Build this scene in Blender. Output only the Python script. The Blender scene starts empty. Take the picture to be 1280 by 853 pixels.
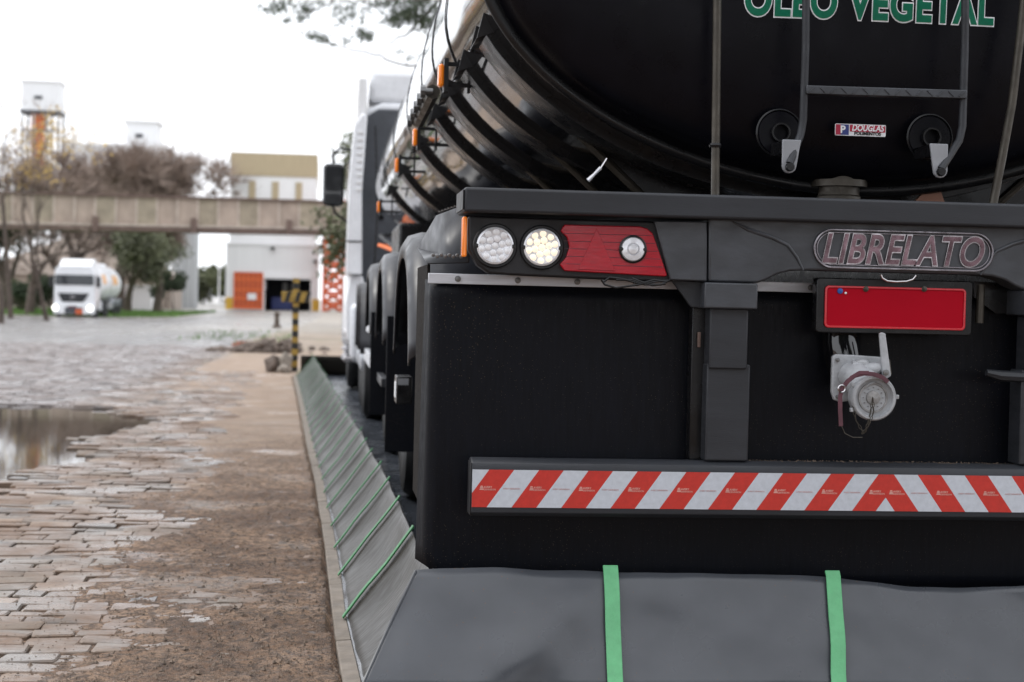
import bpy, math, random
from mathutils import Vector, Matrix, noise as mn
random.seed(7)
PI = math.pi
S = bpy.context.scene
COL = S.collection
R = math.radians

# ------------------------------------------------------------------ camera
CAM = Vector((0, 0, 1.05)); FPX = 2100.0
cd = bpy.data.cameras.new('camera'); cam = bpy.data.objects.new('camera', cd); COL.objects.link(cam)
cd.sensor_width = 36; cd.lens = 36 * FPX / 1280; cd.clip_start = .05; cd.clip_end = 6000
cd.dof.use_dof = True; cd.dof.focus_distance = 4.80; cd.dof.aperture_fstop = 4.1; cd.dof.aperture_blades = 0
yaw = math.atan(232 / FPX); pitch = math.atan(46.5 / FPX); roll = R(1.33)
MAT = Matrix.Rotation(-yaw, 4, 'Z') @ Matrix.Rotation(PI / 2 - pitch, 4, 'X') @ Matrix.Rotation(roll, 4, 'Z')
cam.matrix_world = Matrix.Translation(CAM) @ MAT
S.camera = cam
S.render.resolution_x = 1024; S.render.resolution_y = 682
def ray(px, py): return MAT.to_3x3() @ Vector(((px - 640) / FPX, (426.5 - py) / FPX, -1))
def at(px, py, Y):
    d = ray(px, py); return CAM + d * (Y / d.y)
# ------------------------------------------------------------------ sky, sun, exposure (overcast day)
w = bpy.data.worlds.new('World'); S.world = w; w.use_nodes = True
nt = w.node_tree; nt.nodes.clear()
wo = nt.nodes.new('ShaderNodeOutputWorld'); bg = nt.nodes.new('ShaderNodeBackground')
sk = nt.nodes.new('ShaderNodeTexSky'); sk.sky_type = 'NISHITA'; sk.sun_disc = False
SUN_EL, SUN_AZ = 52, -65
sk.sun_elevation = R(SUN_EL); sk.sun_rotation = R(SUN_AZ); sk.dust_density = 4
mx = nt.nodes.new('ShaderNodeMix'); mx.data_type = 'RGBA'; mx.inputs[0].default_value = .90   # cloud cover
mx.inputs[7].default_value = (11.2, 11.5, 12.1, 1)
nt.links.new(sk.outputs[0], mx.inputs[6]); nt.links.new(mx.outputs[2], bg.inputs[0])
bg.inputs[1].default_value = .11; nt.links.new(bg.outputs[0], wo.inputs[0])
sd = bpy.data.lights.new('sun', 'SUN'); sd.energy = 1.3; sd.angle = R(16); sd.color = (1, .97, .92)
so = bpy.data.objects.new('sun', sd); COL.objects.link(so)
so.rotation_euler = Vector((-math.sin(R(SUN_AZ)) * math.cos(R(SUN_EL)), -math.cos(R(SUN_AZ)) * math.cos(R(SUN_EL)), -math.sin(R(SUN_EL)))).to_track_quat('-Z', 'Y').to_euler()
S.view_settings.view_transform = 'Standard'; S.view_settings.look = 'None'; S.view_settings.gamma = 1
S.view_settings.use_curve_mapping = False; S.view_settings.exposure = .55
S.cycles.max_bounces = 8; S.cycles.use_denoising = True

# ------------------------------------------------------------------ materials
def nn(t, k): return t.nodes.new(k)
def mat(name, col, rough=.5, metal=0, var=.18, vs=6, bump=0, bs=80, rvar=.12, coat=0, spec=.5, col2=None, stretch=(1, 1, 1), specks=0, speckcol=(.3, .25, .2), emit=None, trans=0, ss=90):
    m = bpy.data.materials.new(name); m.use_nodes = True; t = m.node_tree; b = t.nodes['Principled BSDF']
    L = t.links
    tc = nn(t, 'ShaderNodeTexCoord'); mp = nn(t, 'ShaderNodeMapping'); mp.inputs['Scale'].default_value = stretch
    L.new(tc.outputs['Object'], mp.inputs[0])
    n = nn(t, 'ShaderNodeTexNoise'); n.inputs['Scale'].default_value = vs; n.inputs['Detail'].default_value = 6; n.inputs['Roughness'].default_value = .62
    L.new(mp.outputs[0], n.inputs['Vector'])
    cr = nn(t, 'ShaderNodeValToRGB'); e = cr.color_ramp.elements
    e[0].position = .3; e[1].position = .7
    c2 = col2 or tuple(min(1, c * (1 + var)) for c in col)
    e[0].color = (*[c * (1 - var) for c in col], 1) if not col2 else (*col, 1); e[1].color = (*c2, 1)
    L.new(n.outputs[0], cr.inputs[0]); out = cr.outputs[0]
    if specks:
        v = nn(t, 'ShaderNodeTexVoronoi'); v.inputs['Scale'].default_value = ss; L.new(tc.outputs['Object'], v.inputs['Vector'])
        n3 = nn(t, 'ShaderNodeTexNoise'); n3.inputs['Scale'].default_value = 3; L.new(tc.outputs['Object'], n3.inputs['Vector'])
        a = nn(t, 'ShaderNodeMath'); a.operation = 'MULTIPLY'; L.new(n3.outputs[0], a.inputs[0]); a.inputs[1].default_value = specks * .32
        c = nn(t, 'ShaderNodeMath'); c.operation = 'LESS_THAN'; L.new(v.outputs['Distance'], c.inputs[0]); L.new(a.outputs[0], c.inputs[1])
        k = nn(t, 'ShaderNodeMix'); k.data_type = 'RGBA'; L.new(c.outputs[0], k.inputs[0]); L.new(out, k.inputs[6]); k.inputs[7].default_value = (*speckcol, 1); out = k.outputs[2]
    L.new(out, b.inputs['Base Color'])
    n2 = nn(t, 'ShaderNodeTexNoise'); n2.inputs['Scale'].default_value = vs * 2.3; n2.inputs['Detail'].default_value = 4; L.new(mp.outputs[0], n2.inputs['Vector'])
    mr = nn(t, 'ShaderNodeMapRange'); L.new(n2.outputs[0], mr.inputs[0]); mr.inputs[1].default_value = .3; mr.inputs[2].default_value = .7
    mr.inputs[3].default_value = max(.02, rough - rvar); mr.inputs[4].default_value = min(1, rough + rvar); L.new(mr.outputs[0], b.inputs['Roughness'])
    b.inputs['Metallic'].default_value = metal; b.inputs['Coat Weight'].default_value = coat; b.inputs['Specular IOR Level'].default_value = spec
    if trans: b.inputs['Transmission Weight'].default_value = trans
    if bump:
        n4 = nn(t, 'ShaderNodeTexNoise'); n4.inputs['Scale'].default_value = bs; n4.inputs['Detail'].default_value = 5; L.new(mp.outputs[0], n4.inputs['Vector'])
        bp = nn(t, 'ShaderNodeBump'); bp.inputs['Strength'].default_value = bump; bp.inputs['Distance'].default_value = .01
        L.new(n4.outputs[0], bp.inputs['Height']); L.new(bp.outputs[0], b.inputs['Normal'])
    if emit: b.inputs['Emission Color'].default_value = (*emit[0], 1); b.inputs['Emission Strength'].default_value = emit[1]
    return m
M = {}
M['tank'] = mat('gloss_black_paint', (.004, .004, .005), .07, var=.3, rvar=.03, coat=.4, spec=.6, bump=.02, bs=4)
M['head'] = mat('black_head_paint', (.003, .003, .005), .30, var=.3, rvar=.06, spec=.13, specks=.16, speckcol=(.04, .035, .03))
M['rib'] = mat('satin_black_paint', (.007, .007, .008), .28, var=.3, spec=.35)
M['beam'] = mat('dark_grey_steel', (.024, .026, .031), .48, var=.25, vs=5, bump=.06, bs=120, spec=.4, stretch=(.4, 1, 3), specks=.25, speckcol=(.07, .06, .05))
M['cross'] = mat('charcoal_cast_steel', (.042, .046, .054), .40, var=.35, vs=7, bump=.04, bs=60, spec=.55, stretch=(1, 1, 2), specks=.16, speckcol=(.09, .085, .08))
M['skirt'] = mat('black_rubber_sheet', (.0035, .0042, .0068), .42, var=.3, vs=40, spec=.15, stretch=(3, 3, .25), specks=.50, speckcol=(.13, .10, .07), bump=.12, bs=9, ss=130)
M['matrub'] = mat('matt_dusty_rubber', (.012, .010, .009), .85, var=.4, vs=30, spec=.08, specks=.5, speckcol=(.05, .04, .03))
M['plastic'] = mat('black_textured_plastic', (.014, .014, .016), .45, var=.25, bump=.1, bs=250, spec=.4)
M['fender'] = mat('grey_black_fender', (.017, .018, .023), .40, var=.3, spec=.4, specks=.2, speckcol=(.1, .09, .08))
M['rubber'] = mat('tyre_rubber', (.013, .013, .014), .75, var=.4, bump=.2, bs=60)
M['chrome'] = mat('polished_metal', (.55, .53, .54), .16, metal=1, var=.15)
M['alu'] = mat('brushed_aluminium', (.56, .58, .62), .42, metal=.3, var=.12, stretch=(.3, 1, 6), vs=20)
M['steel'] = mat('stained_steel_pipe', (.06, .053, .043), .42, metal=.5, var=.35, vs=14)
M['bolt'] = mat('zinc_bolt', (.20, .20, .20), .4, metal=.8)
M['brk'] = mat('pale_grey_bracket', (.26, .27, .29), .45, metal=.3)
M['valve'] = mat('grey_painted_cast_iron', (.36, .37, .385), .38, var=.2, vs=20, bump=.25, bs=50, specks=.35, speckcol=(.12, .11, .10), ss=120)
M['valved'] = mat('worn_cap_face', (.27, .265, .26), .5, metal=.3, var=.35, vs=30, bump=.3, bs=60)
M['strapred'] = mat('maroon_leather_strap', (.10, .035, .048), .55, var=.3, vs=30)
M['red'] = mat('red_lens', (.36, .003, .014), .2, var=.22, vs=20, coat=.1, spec=.35, stretch=(1, 1, 8))
M['red2'] = mat('bright_red_reflector', (.40, .003, .014), .2, var=.1, coat=.1, spec=.35)
M['clear'] = mat('clear_lamp_lens', (.74, .75, .78), .16, metal=.25, var=.15, vs=30)
M['cells'] = mat('clear_led_cells', (.90, .90, .92), .35, metal=0, var=.06, vs=60)
M['warmcells'] = mat('lit_warm_cells', (.80, .70, .55), .3, var=.2, vs=60, emit=((1, .88, .70), .45))
M['amber'] = mat('amber_reflector', (.85, .20, .01), .2, var=.15, coat=.4, emit=((1, .28, .02), .12))
M['plate'] = mat('red_number_plate', (.37, .001, .012), .5, var=.04, spec=.1)
M['plater'] = mat('red_plate_rim', (.5, .01, .02), .3, var=.1, coat=.3)
M['blue'] = mat('blue_seal', (.02, .09, .35), .4)
M['stred'] = mat('red_reflective_tape', (.50, .028, .018), .42, var=.10, vs=60, bump=.04, bs=300)
M['stwhite'] = mat('white_reflective_tape', (.52, .55, .60), .42, var=.08, vs=60, bump=.04, bs=300)
M['mark'] = mat('pale_tape_print', (.62, .33, .28), .5)
M['markw'] = mat('grey_tape_print', (.50, .30, .30), .5)
M['white'] = mat('white_paint', (.74, .75, .77), .3, var=.05, coat=.3)
M['txtgreen'] = mat('green_vinyl', (.0, .26, .14), .4, var=.05)
M['txtwhite'] = mat('white_vinyl', (.82, .84, .87), .4, var=.05)
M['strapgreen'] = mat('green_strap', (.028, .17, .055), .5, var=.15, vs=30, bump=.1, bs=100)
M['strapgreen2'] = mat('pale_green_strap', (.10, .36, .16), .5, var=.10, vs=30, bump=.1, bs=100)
M['cabgrey'] = mat('dark_grey_cab_back', (.055, .06, .07), .5, var=.2)
M['glass'] = mat('dark_window_glass', (.02, .025, .03), .07, var=.2, coat=.5)
M['orange'] = mat('orange_paint', (.55, .10, .03), .55, var=.2)
M['yellow'] = mat('yellow_paint', (.60, .36, .04), .55, var=.25)
M['ypost'] = mat('faded_yellow_paint', (.30, .19, .035), .65, var=.3, vs=20)
M['black'] = mat('black_paint', (.012, .012, .012), .5)
M['mirg'] = mat('dark_mirror_face', (.012, .013, .015), .12, spec=.25)
M['doorred'] = mat('red_orange_door', (.45, .08, .03), .6, var=.2)
M['dark'] = mat('dark_interior', (.02, .024, .035), .7)
M['beige'] = mat('beige_cladding', (.44, .36, .235), .7, var=.15, stretch=(10, 10, .2), vs=2)
M['bwhite'] = mat('white_plaster', (.78, .78, .78), .7, var=.05, vs=.3)
M['bgrey'] = mat('pale_grey_cladding', (.74, .74, .74), .6, var=.07, stretch=(12, 12, .1), vs=1)
M['concrete'] = mat('weathered_concrete', (.46, .385, .33), .8, var=.2, vs=2, bump=.2, bs=10)
M['rust'] = mat('rusty_steel', (.13, .085, .07), .7, var=.3, vs=3)
M['panel'] = mat('weathered_panel', (.36, .285, .235), .75, var=.24, vs=.9, stretch=(1, 1, .6))
M['panelg'] = mat('mossy_panel', (.31, .26, .195), .75, var=.25, vs=1.2)
M['bark'] = mat('bark', (.085, .065, .052), .9, var=.35, vs=3)
M['twig'] = mat('brown_twigs', (.25, .19, .155), .9, var=.3, vs=1)
M['leafdark'] = mat('dark_leaves', (.035, .052, .024), .7, var=.5, vs=.8)
M['leafmid'] = mat('olive_leaves', (.085, .095, .045), .7, var=.5, vs=.8)
M['leafyel'] = mat('yellow_leaves', (.50, .34, .08), .7, var=.3, vs=1)
M['grass'] = mat('grass_blades', (.09, .17, .035), .8, var=.4, vs=.7)
M['silo'] = mat('grey_silo_sheet', (.34, .35, .35), .6, var=.12, stretch=(8, 8, .2), vs=1)
M['haystone'] = mat('rubble_stone', (.20, .17, .14), .85, var=.4, vs=8, bump=.4, bs=30)
M['clod'] = mat('dark_soil_clods', (.10, .075, .06), .9, var=.4, vs=6, bump=.5, bs=20)
M['lit'] = mat('lit_headlight', (.9, .9, .9), .3, emit=((1, .97, .88), 2.2))
M['orangebk'] = mat('orange_board', (.75, .17, .04), .5)
M['tankyel'] = mat('orange_tank_logo', (.75, .36, .08), .5)
M['kerb'] = mat('dusty_kerb_stone', (.165, .14, .115), .8, var=.25, vs=10, bump=.3, bs=50)
M['peb'] = mat('loose_grit', (.13, .095, .07), .85, var=.5, vs=3)

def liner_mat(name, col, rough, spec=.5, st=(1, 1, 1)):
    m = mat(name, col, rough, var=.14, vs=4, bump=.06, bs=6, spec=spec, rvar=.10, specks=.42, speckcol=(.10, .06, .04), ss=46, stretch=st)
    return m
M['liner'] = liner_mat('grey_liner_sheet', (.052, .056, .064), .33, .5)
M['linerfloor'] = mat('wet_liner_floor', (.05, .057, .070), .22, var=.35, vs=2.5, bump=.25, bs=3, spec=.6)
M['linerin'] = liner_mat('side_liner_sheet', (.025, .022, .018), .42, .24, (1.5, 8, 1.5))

# ------------------------------------------------------------------ mesh helpers
ORG = {}
class MB:
    def __init__(s): s.v = []; s.f = []; s.mi = []
    def add(s, vs, fs, mi=0):
        o = len(s.v); s.v += [tuple(p) for p in vs]; s.f += [tuple(i + o for i in f) for f in fs]; s.mi += [mi] * len(fs); return s
    def box(s, x0, x1, y0, y1, z0, z1, mi=0, rot=None):
        P = [Vector((x, y, z)) for z in (z0, z1) for y in (y0, y1) for x in (x0, x1)]
        if rot:
            c = Vector(((x0 + x1) / 2, (y0 + y1) / 2, (z0 + z1) / 2)); P = [c + rot @ (p - c) for p in P]
        return s.add(P, [(0, 2, 3, 1), (4, 5, 7, 6), (0, 1, 5, 4), (2, 6, 7, 3), (0, 4, 6, 2), (1, 3, 7, 5)], mi)
    def tube(s, pts, r, n=10, mi=0, cap=True):
        pts = [Vector(p) for p in pts]; rs = r if isinstance(r, (list, tuple)) else [r] * len(pts); V = []
        t0 = (pts[1] - pts[0]).normalized(); up = Vector((0, 0, 1)) if abs(t0.z) < .9 else Vector((1, 0, 0)); u = t0.cross(up).normalized()
        for i, p in enumerate(pts):
            t = (pts[min(i + 1, len(pts) - 1)] - pts[max(i - 1, 0)]).normalized()
            u = (u - t * u.dot(t)).normalized(); q = t.cross(u)
            V += [p + (u * math.cos(2 * PI * k / n) + q * math.sin(2 * PI * k / n)) * rs[i] for k in range(n)]
        F = [(i * n + k, i * n + (k + 1) % n, (i + 1) * n + (k + 1) % n, (i + 1) * n + k) for i in range(len(pts) - 1) for k in range(n)]
        if cap: F += [tuple(range(n))[::-1], tuple(range((len(pts) - 1) * n, len(pts) * n))]
        return s.add(V, F, mi)
    def lathe(s, prof, c, axis='X', n=32, mi=0, closed=False):
        c = Vector(c); V = []
        for (r, a) in prof:
            for k in range(n):
                t = 2 * PI * k / n; p = (r * math.cos(t), r * math.sin(t))
                V.append(c + (Vector((a, *p)) if axis == 'X' else Vector((p[0], a, p[1])) if axis == 'Y' else Vector((*p, a))))
        m = len(prof); rng = range(m) if closed else range(m - 1)
        F = [(i * n + k, i * n + (k + 1) % n, ((i + 1) % m) * n + (k + 1) % n, ((i + 1) % m) * n + k) for i in rng for k in range(n)]
        if not closed:
            if prof[0][0] > 1e-5: F.append(tuple(range(n))[::-1])
            if prof[-1][0] > 1e-5: F.append(tuple(range((m - 1) * n, m * n)))
        return s.add(V, F, mi)
    def prism(s, poly, d0, d1, axis='Y', mi=0):
        n = len(poly)
        f = {'Y': lambda p, d: (p[0], d, p[1]), 'X': lambda p, d: (d, p[0], p[1]), 'Z': lambda p, d: (p[0], p[1], d)}[axis]
        V = [f(p, d0) for p in poly] + [f(p, d1) for p in poly]
        return s.add(V, [tuple(range(n)), tuple(range(n, 2 * n))[::-1]] + [(i, (i + 1) % n, n + (i + 1) % n, n + i) for i in range(n)], mi)
    def build(s, name, m, parent=None, bevel=0, ang=35, seg=2, org=None, solid=0):
        me = bpy.data.meshes.new(name)
        o0 = ORG.get(parent.name, Vector()) if parent else (Vector(org) if org else Vector())
        me.from_pydata([tuple(Vector(p) - o0) for p in s.v], [], s.f)
        for x in (m if isinstance(m, list) else [m]): me.materials.append(M[x])
        me.polygons.foreach_set('material_index', s.mi)
        import bmesh
        if len(s.f) < 60000:
            b = bmesh.new(); b.from_mesh(me); bmesh.ops.recalc_face_normals(b, faces=b.faces); b.to_mesh(me); b.free()
        me.polygons.foreach_set('use_smooth', [True] * len(s.f)); me.set_sharp_from_angle(angle=R(ang)); me.update()
        ob = bpy.data.objects.new(name, me); COL.objects.link(ob)
        if parent: ob.parent = parent; ORG[ob.name] = o0
        elif org: ob.location = org
        if solid:
            q = ob.modifiers.new('thickness', 'SOLIDIFY'); q.thickness = solid; q.offset = 0
        if bevel:
            q = ob.modifiers.new('edge', 'BEVEL'); q.width = bevel; q.segments = seg; q.limit_method = 'ANGLE'; q.angle_limit = R(30)
        return ob
def tag(o, label=None, cat=None, group=None, kind=None):
    if label: o['label'] = label
    if cat: o['category'] = cat
    if group: o['group'] = group
    if kind: o['kind'] = kind
    return o
def thing(name, loc, label, cat, group=None, local=False):
    o = bpy.data.objects.new(name, None); COL.objects.link(o); o.location = loc; o.empty_display_size = .3
    ORG[o.name] = Vector() if local else Vector(loc)
    return tag(o, label, cat, group)
def dup(src, parent, loc=None, rot=None, name=None):
    o = src.copy(); COL.objects.link(o); o.parent = parent
    if loc is not None: o.location = loc
    if rot is not None: o.rotation_euler = rot
    for c in src.children: dup(c, o)
    ORG[o.name] = ORG.get(src.name, Vector())
    return o
def text(body, size, parent, m, pos, name, shear=0, off=0, ext=.001, sx=1, space=1, align='CENTER', bevel=0, kid=None):
    cu = bpy.data.curves.new(name, 'FONT'); cu.body = body; cu.size = size; cu.shear = shear; cu.offset = off; cu.extrude = ext
    cu.space_character = space; cu.align_x = align; cu.bevel_depth = bevel; cu.resolution_u = 6
    t = bpy.data.objects.new(name, cu); COL.objects.link(t)
    dg = bpy.context.evaluated_depsgraph_get(); me = bpy.data.meshes.new_from_object(t.evaluated_get(dg))
    bpy.data.objects.remove(t); me.name = name
    o0 = ORG.get(parent.name, Vector())
    me.transform(Matrix.Translation(Vector(pos) - o0) @ Matrix.Rotation(PI / 2, 4, 'X') @ Matrix.Diagonal((sx, 1, 1, 1)))
    me.materials.clear(); me.materials.append(M[m])
    o = bpy.data.objects.new(name, me); COL.objects.link(o); o.parent = parent; ORG[o.name] = o0
    return o
def sm(a, b, x):
    t = max(0, min(1, (x - a) / (b - a))); return t * t * (3 - 2 * t)
def rrect(x0, x1, z0, z1, r, n=6):
    P = []
    for cx, cz, a0 in ((x1 - r, z1 - r, 0), (x0 + r, z1 - r, 90), (x0 + r, z0 + r, 180), (x1 - r, z0 + r, 270)):
        P += [(cx + r * math.cos(R(a0 + 90 * k / n)), cz + r * math.sin(R(a0 + 90 * k / n))) for k in range(n + 1)]
    return P
# ------------------------------------------------------------------ setting: ground
FOOT = [(3.0, .13), (4.5, .115), (5.46, .083), (6.34, .073), (7.02, .060), (7.68, .048), (8.35, .028), (9.04, .012), (9.67, 0), (11.9, -.073), (16, -.185), (22.9, -.39)]
def foot(y):
    for (a, xa), (b, xb) in zip(FOOT, FOOT[1:]):
        if y <= b: return xa + (xb - xa) * (y - a) / (b - a)
    return FOOT[-1][1]
def nz(x, y, s, k=0): return mn.noise(Vector((x * s, y * s, k)))
def pmask(x, y):        # puddle hollow beside the stone strip
    dx = (x + 3.75) / 2.25; dy = (y - 11.9) / 4.3
    return 1 - (dx ** 4 + dy ** 4) + .55 * nz(x, y, .8, 3) + .45 * nz(x, y, 2.2, 5)
def base_z(x, y):
    z = -.40 * sm(25, 85, y) * sm(-3, -13, x)
    if -8 < x < -1 and 6 < y < 19: z -= .065 * sm(-.15, .35, pmask(x, y))
    if y < 60: z += .012 * nz(x, y, .8, 9)
    return z
def cover(x, y):        # how much soil lies over the stones
    c = sm(-1.1, -.42, x + .50 * nz(x, y, 1.1, 1) + .16 * nz(x, y, 4, 2) + .10 * sm(7, 12, y))
    c *= 1 - .55 * sm(.15, .5, nz(x * 1.2, y, .55, 7))
    if y > 12: c = max(c, sm(12, 20, y) * sm(-2.1, -1.7, x) * (.50 + .75 * nz(x * .6, y, .9, 17)))
    return c
STONE_Z = .010
def soil_z(x, y):
    z = base_z(x, y) - .005 + cover(x, y) * .022
    if x > foot(y) - .058 and 3.6 < y < 23: z -= .03
    if y < 40:
        z += .004 * nz(x, y, 9, 4) + (.009 * nz(x, y, 24, 6) + .006 * nz(x, y, 60, 8)) * cover(x, y) * sm(14, 9, y)
    return z
def rng(a, b, st):
    n = int(round((b - a) / st)); return [a + (b - a) * i / n for i in range(n)]
xs = [-3000, -1200, -500, -250, -130, -80, -55, -40, -30, -22, -17, -13, -10, -8, -6.5, -5.2, -4.2] + rng(-3.5, -1.4, .06) + rng(-1.4, .14, .018) + [.14, .5, 1, 2, 3.5, 6, 10, 16, 25, 40, 70, 130, 250, 500, 1200, 3000]
ys = [-3000, -800, -250, -80, -30, -10, 0, 2.5, 3.6] + rng(4.2, 8, .02) + rng(8, 12, .045) + rng(12, 20, .12) + rng(20, 34, .4) + [34, 37, 41, 46, 52, 60, 70, 80, 90, 102, 115, 130, 150, 180, 240, 340, 500, 900, 1700, 4000]
V = [(x, y, soil_z(x, y)) for y in ys for x in xs]; nx = len(xs)
F = [(j * nx + i, j * nx + i + 1, (j + 1) * nx + i + 1, (j + 1) * nx + i) for j in range(len(ys) - 1) for i in range(nx - 1)]
g = MB(); g.v = V; g.f = F; g.mi = [0] * len(F)

def ground_mat():
    m = bpy.data.materials.new('soil_and_wet_road'); m.use_nodes = True; t = m.node_tree; b = t.nodes['Principled BSDF']; L = t.links
    geo = nn(t, 'ShaderNodeNewGeometry'); sp = nn(t, 'ShaderNodeSeparateXYZ'); L.new(geo.outputs['Position'], sp.inputs[0])
    def noise(s, d=5, r=.6, vec=None):
        n = nn(t, 'ShaderNodeTexNoise'); n.inputs['Scale'].default_value = s; n.inputs['Detail'].default_value = d; n.inputs['Roughness'].default_value = r
        L.new(vec or geo.outputs['Position'], n.inputs['Vector']); return n.outputs[0]
    def mathn(op, a, c=None):
        n = nn(t, 'ShaderNodeMath'); n.operation = op
        for i, x in enumerate((a, c)):
            if x is None: continue
            if isinstance(x, (int, float)): n.inputs[i].default_value = x
            else: L.new(x, n.inputs[i])
        return n.outputs[0]
    def mr(v, a, c, d=0, e=1):
        n = nn(t, 'ShaderNodeMapRange'); n.interpolation_type = 'SMOOTHSTEP'; L.new(v, n.inputs[0])
        for i, x in enumerate((a, c, d, e)): n.inputs[i + 1].default_value = x
        return n.outputs[0]
    def mix(f, a, c):
        n = nn(t, 'ShaderNodeMix'); n.data_type = 'RGBA'; L.new(f, n.inputs[0])
        for i, x in ((6, a), (7, c)):
            if isinstance(x, tuple): n.inputs[i].default_value = (*x, 1)
            else: L.new(x, n.inputs[i])
        return n.outputs[2]
    soil = mix(mr(noise(2.2), .35, .65), (.15, .083, .048), (.32, .205, .130))
    soil = mix(mr(noise(30, 6, .75), .40, .62), soil, (.07, .045, .032))
    soil = mix(mathn('MULTIPLY', mr(noise(110, 4, .8), .55, .68), .5), soil, (.34, .27, .21))
    soil = mix(mathn('MULTIPLY', mr(noise(1.1, 6, .7), .56, .66), .55), soil, (.30, .27, .25))
    far = mix(mr(noise(.35, 6, .65), .38, .62), (.30, .235, .18), (.19, .155, .12))
    far = mix(mathn('MULTIPLY', mr(noise(.22, 5, .7), .58, .64), .8), far, (.13, .15, .06))
    fm = mr(sp.outputs[1], 26, 42)
    soil = mix(mathn('MULTIPLY', mr(sp.outputs[1], 8, 15), .65), soil, mix(mr(noise(3), .35, .65), (.30, .22, .16), (.38, .29, .22)))
    col = mix(fm, soil, far)
    # the road left of the strip: setts too far off to model singly
    br = nn(t, 'ShaderNodeTexBrick'); br.inputs['Scale'].default_value = 4.5; br.inputs['Mortar Size'].default_value = .03
    br.inputs['Color1'].default_value = (.125, .118, .12, 1); br.inputs['Color2'].default_value = (.19, .178, .175, 1); br.inputs['Mortar'].default_value = (.05, .045, .04, 1)
    L.new(geo.outputs['Position'], br.inputs['Vector'])
    xr = mathn('ADD', sp.outputs[0], mathn('MULTIPLY', noise(.5), 1.2))
    xr = mathn('ADD', xr, mathn('MULTIPLY', mr(sp.outputs[1], 35, 95), -1.5))
    road = mathn('MULTIPLY', mr(xr, -1.05, -1.6), mr(sp.outputs[1], 10, 14))
    col = mix(road, col, mix(mr(noise(1.3), .45, .6), br.outputs[0], (.15, .135, .12)))
    end = mathn('MAXIMUM', mr(sp.outputs[1], 100, 112), mathn('MULTIPLY', mr(xr, -8, -2), mr(sp.outputs[1], 44, 60)))
    paved = mix(mr(noise(.08), .4, .6), (.27, .25, .225), (.34, .31, .27))
    col = mix(mathn('MULTIPLY', end, .8), col, paved)
    L.new(col, b.inputs['Base Color'])
    wet = mathn('MULTIPLY', road, mr(noise(.9, 6, .7), .30, .52))
    ro = mathn('SUBTRACT', .82, mathn('MULTIPLY', wet, .44)); ro = mathn('SUBTRACT', ro, mathn('MULTIPLY', mr(noise(1.6, 5, .7), .5, .66), .28))
    def smap(sx, sy, s):
        mp = nn(t, 'ShaderNodeMapping'); mp.inputs['Scale'].default_value = (sx, sy, 1); L.new(geo.outputs['Position'], mp.inputs[0]); return noise(s, 5, .6, mp.outputs[0])
    film = mathn('MULTIPLY', mr(smap(.75, 1.1, 1.25), .59, .70), mr(sp.outputs[1], 5.2, 6.2))
    streak = mathn('MULTIPLY', mr(smap(1.2, .22, .9), .50, .60), mr(xr, -1.0, -1.5))
    film = mathn('MAXIMUM', film, streak); film = mathn('MULTIPLY', film, .85)
    rn = nn(t, 'ShaderNodeMix'); rn.data_type = 'FLOAT'; L.new(film, rn.inputs[0]); L.new(ro, rn.inputs[2]); rn.inputs[3].default_value = .14
    L.new(rn.outputs[0], b.inputs['Roughness'])
    bp = nn(t, 'ShaderNodeBump'); bp.inputs['Strength'].default_value = .8; bp.inputs['Distance'].default_value = .016
    h = mathn('ADD', mathn('MULTIPLY', noise(38, 8, .8), 1.6), mathn('MULTIPLY', mathn('MULTIPLY', br.outputs[1], road), -1.2))
    L.new(mathn('SUBTRACT', .85, mathn('MULTIPLY', film, .75)), bp.inputs['Strength'])
    L.new(h, bp.inputs['Height']); L.new(bp.outputs[0], b.inputs['Normal'])
    return m
M['ground'] = ground_mat()
go = g.build('ground', 'ground', ang=180); tag(go, kind='structure')
go['label'] = 'brown soil and wet ground running back to the plant'

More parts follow.
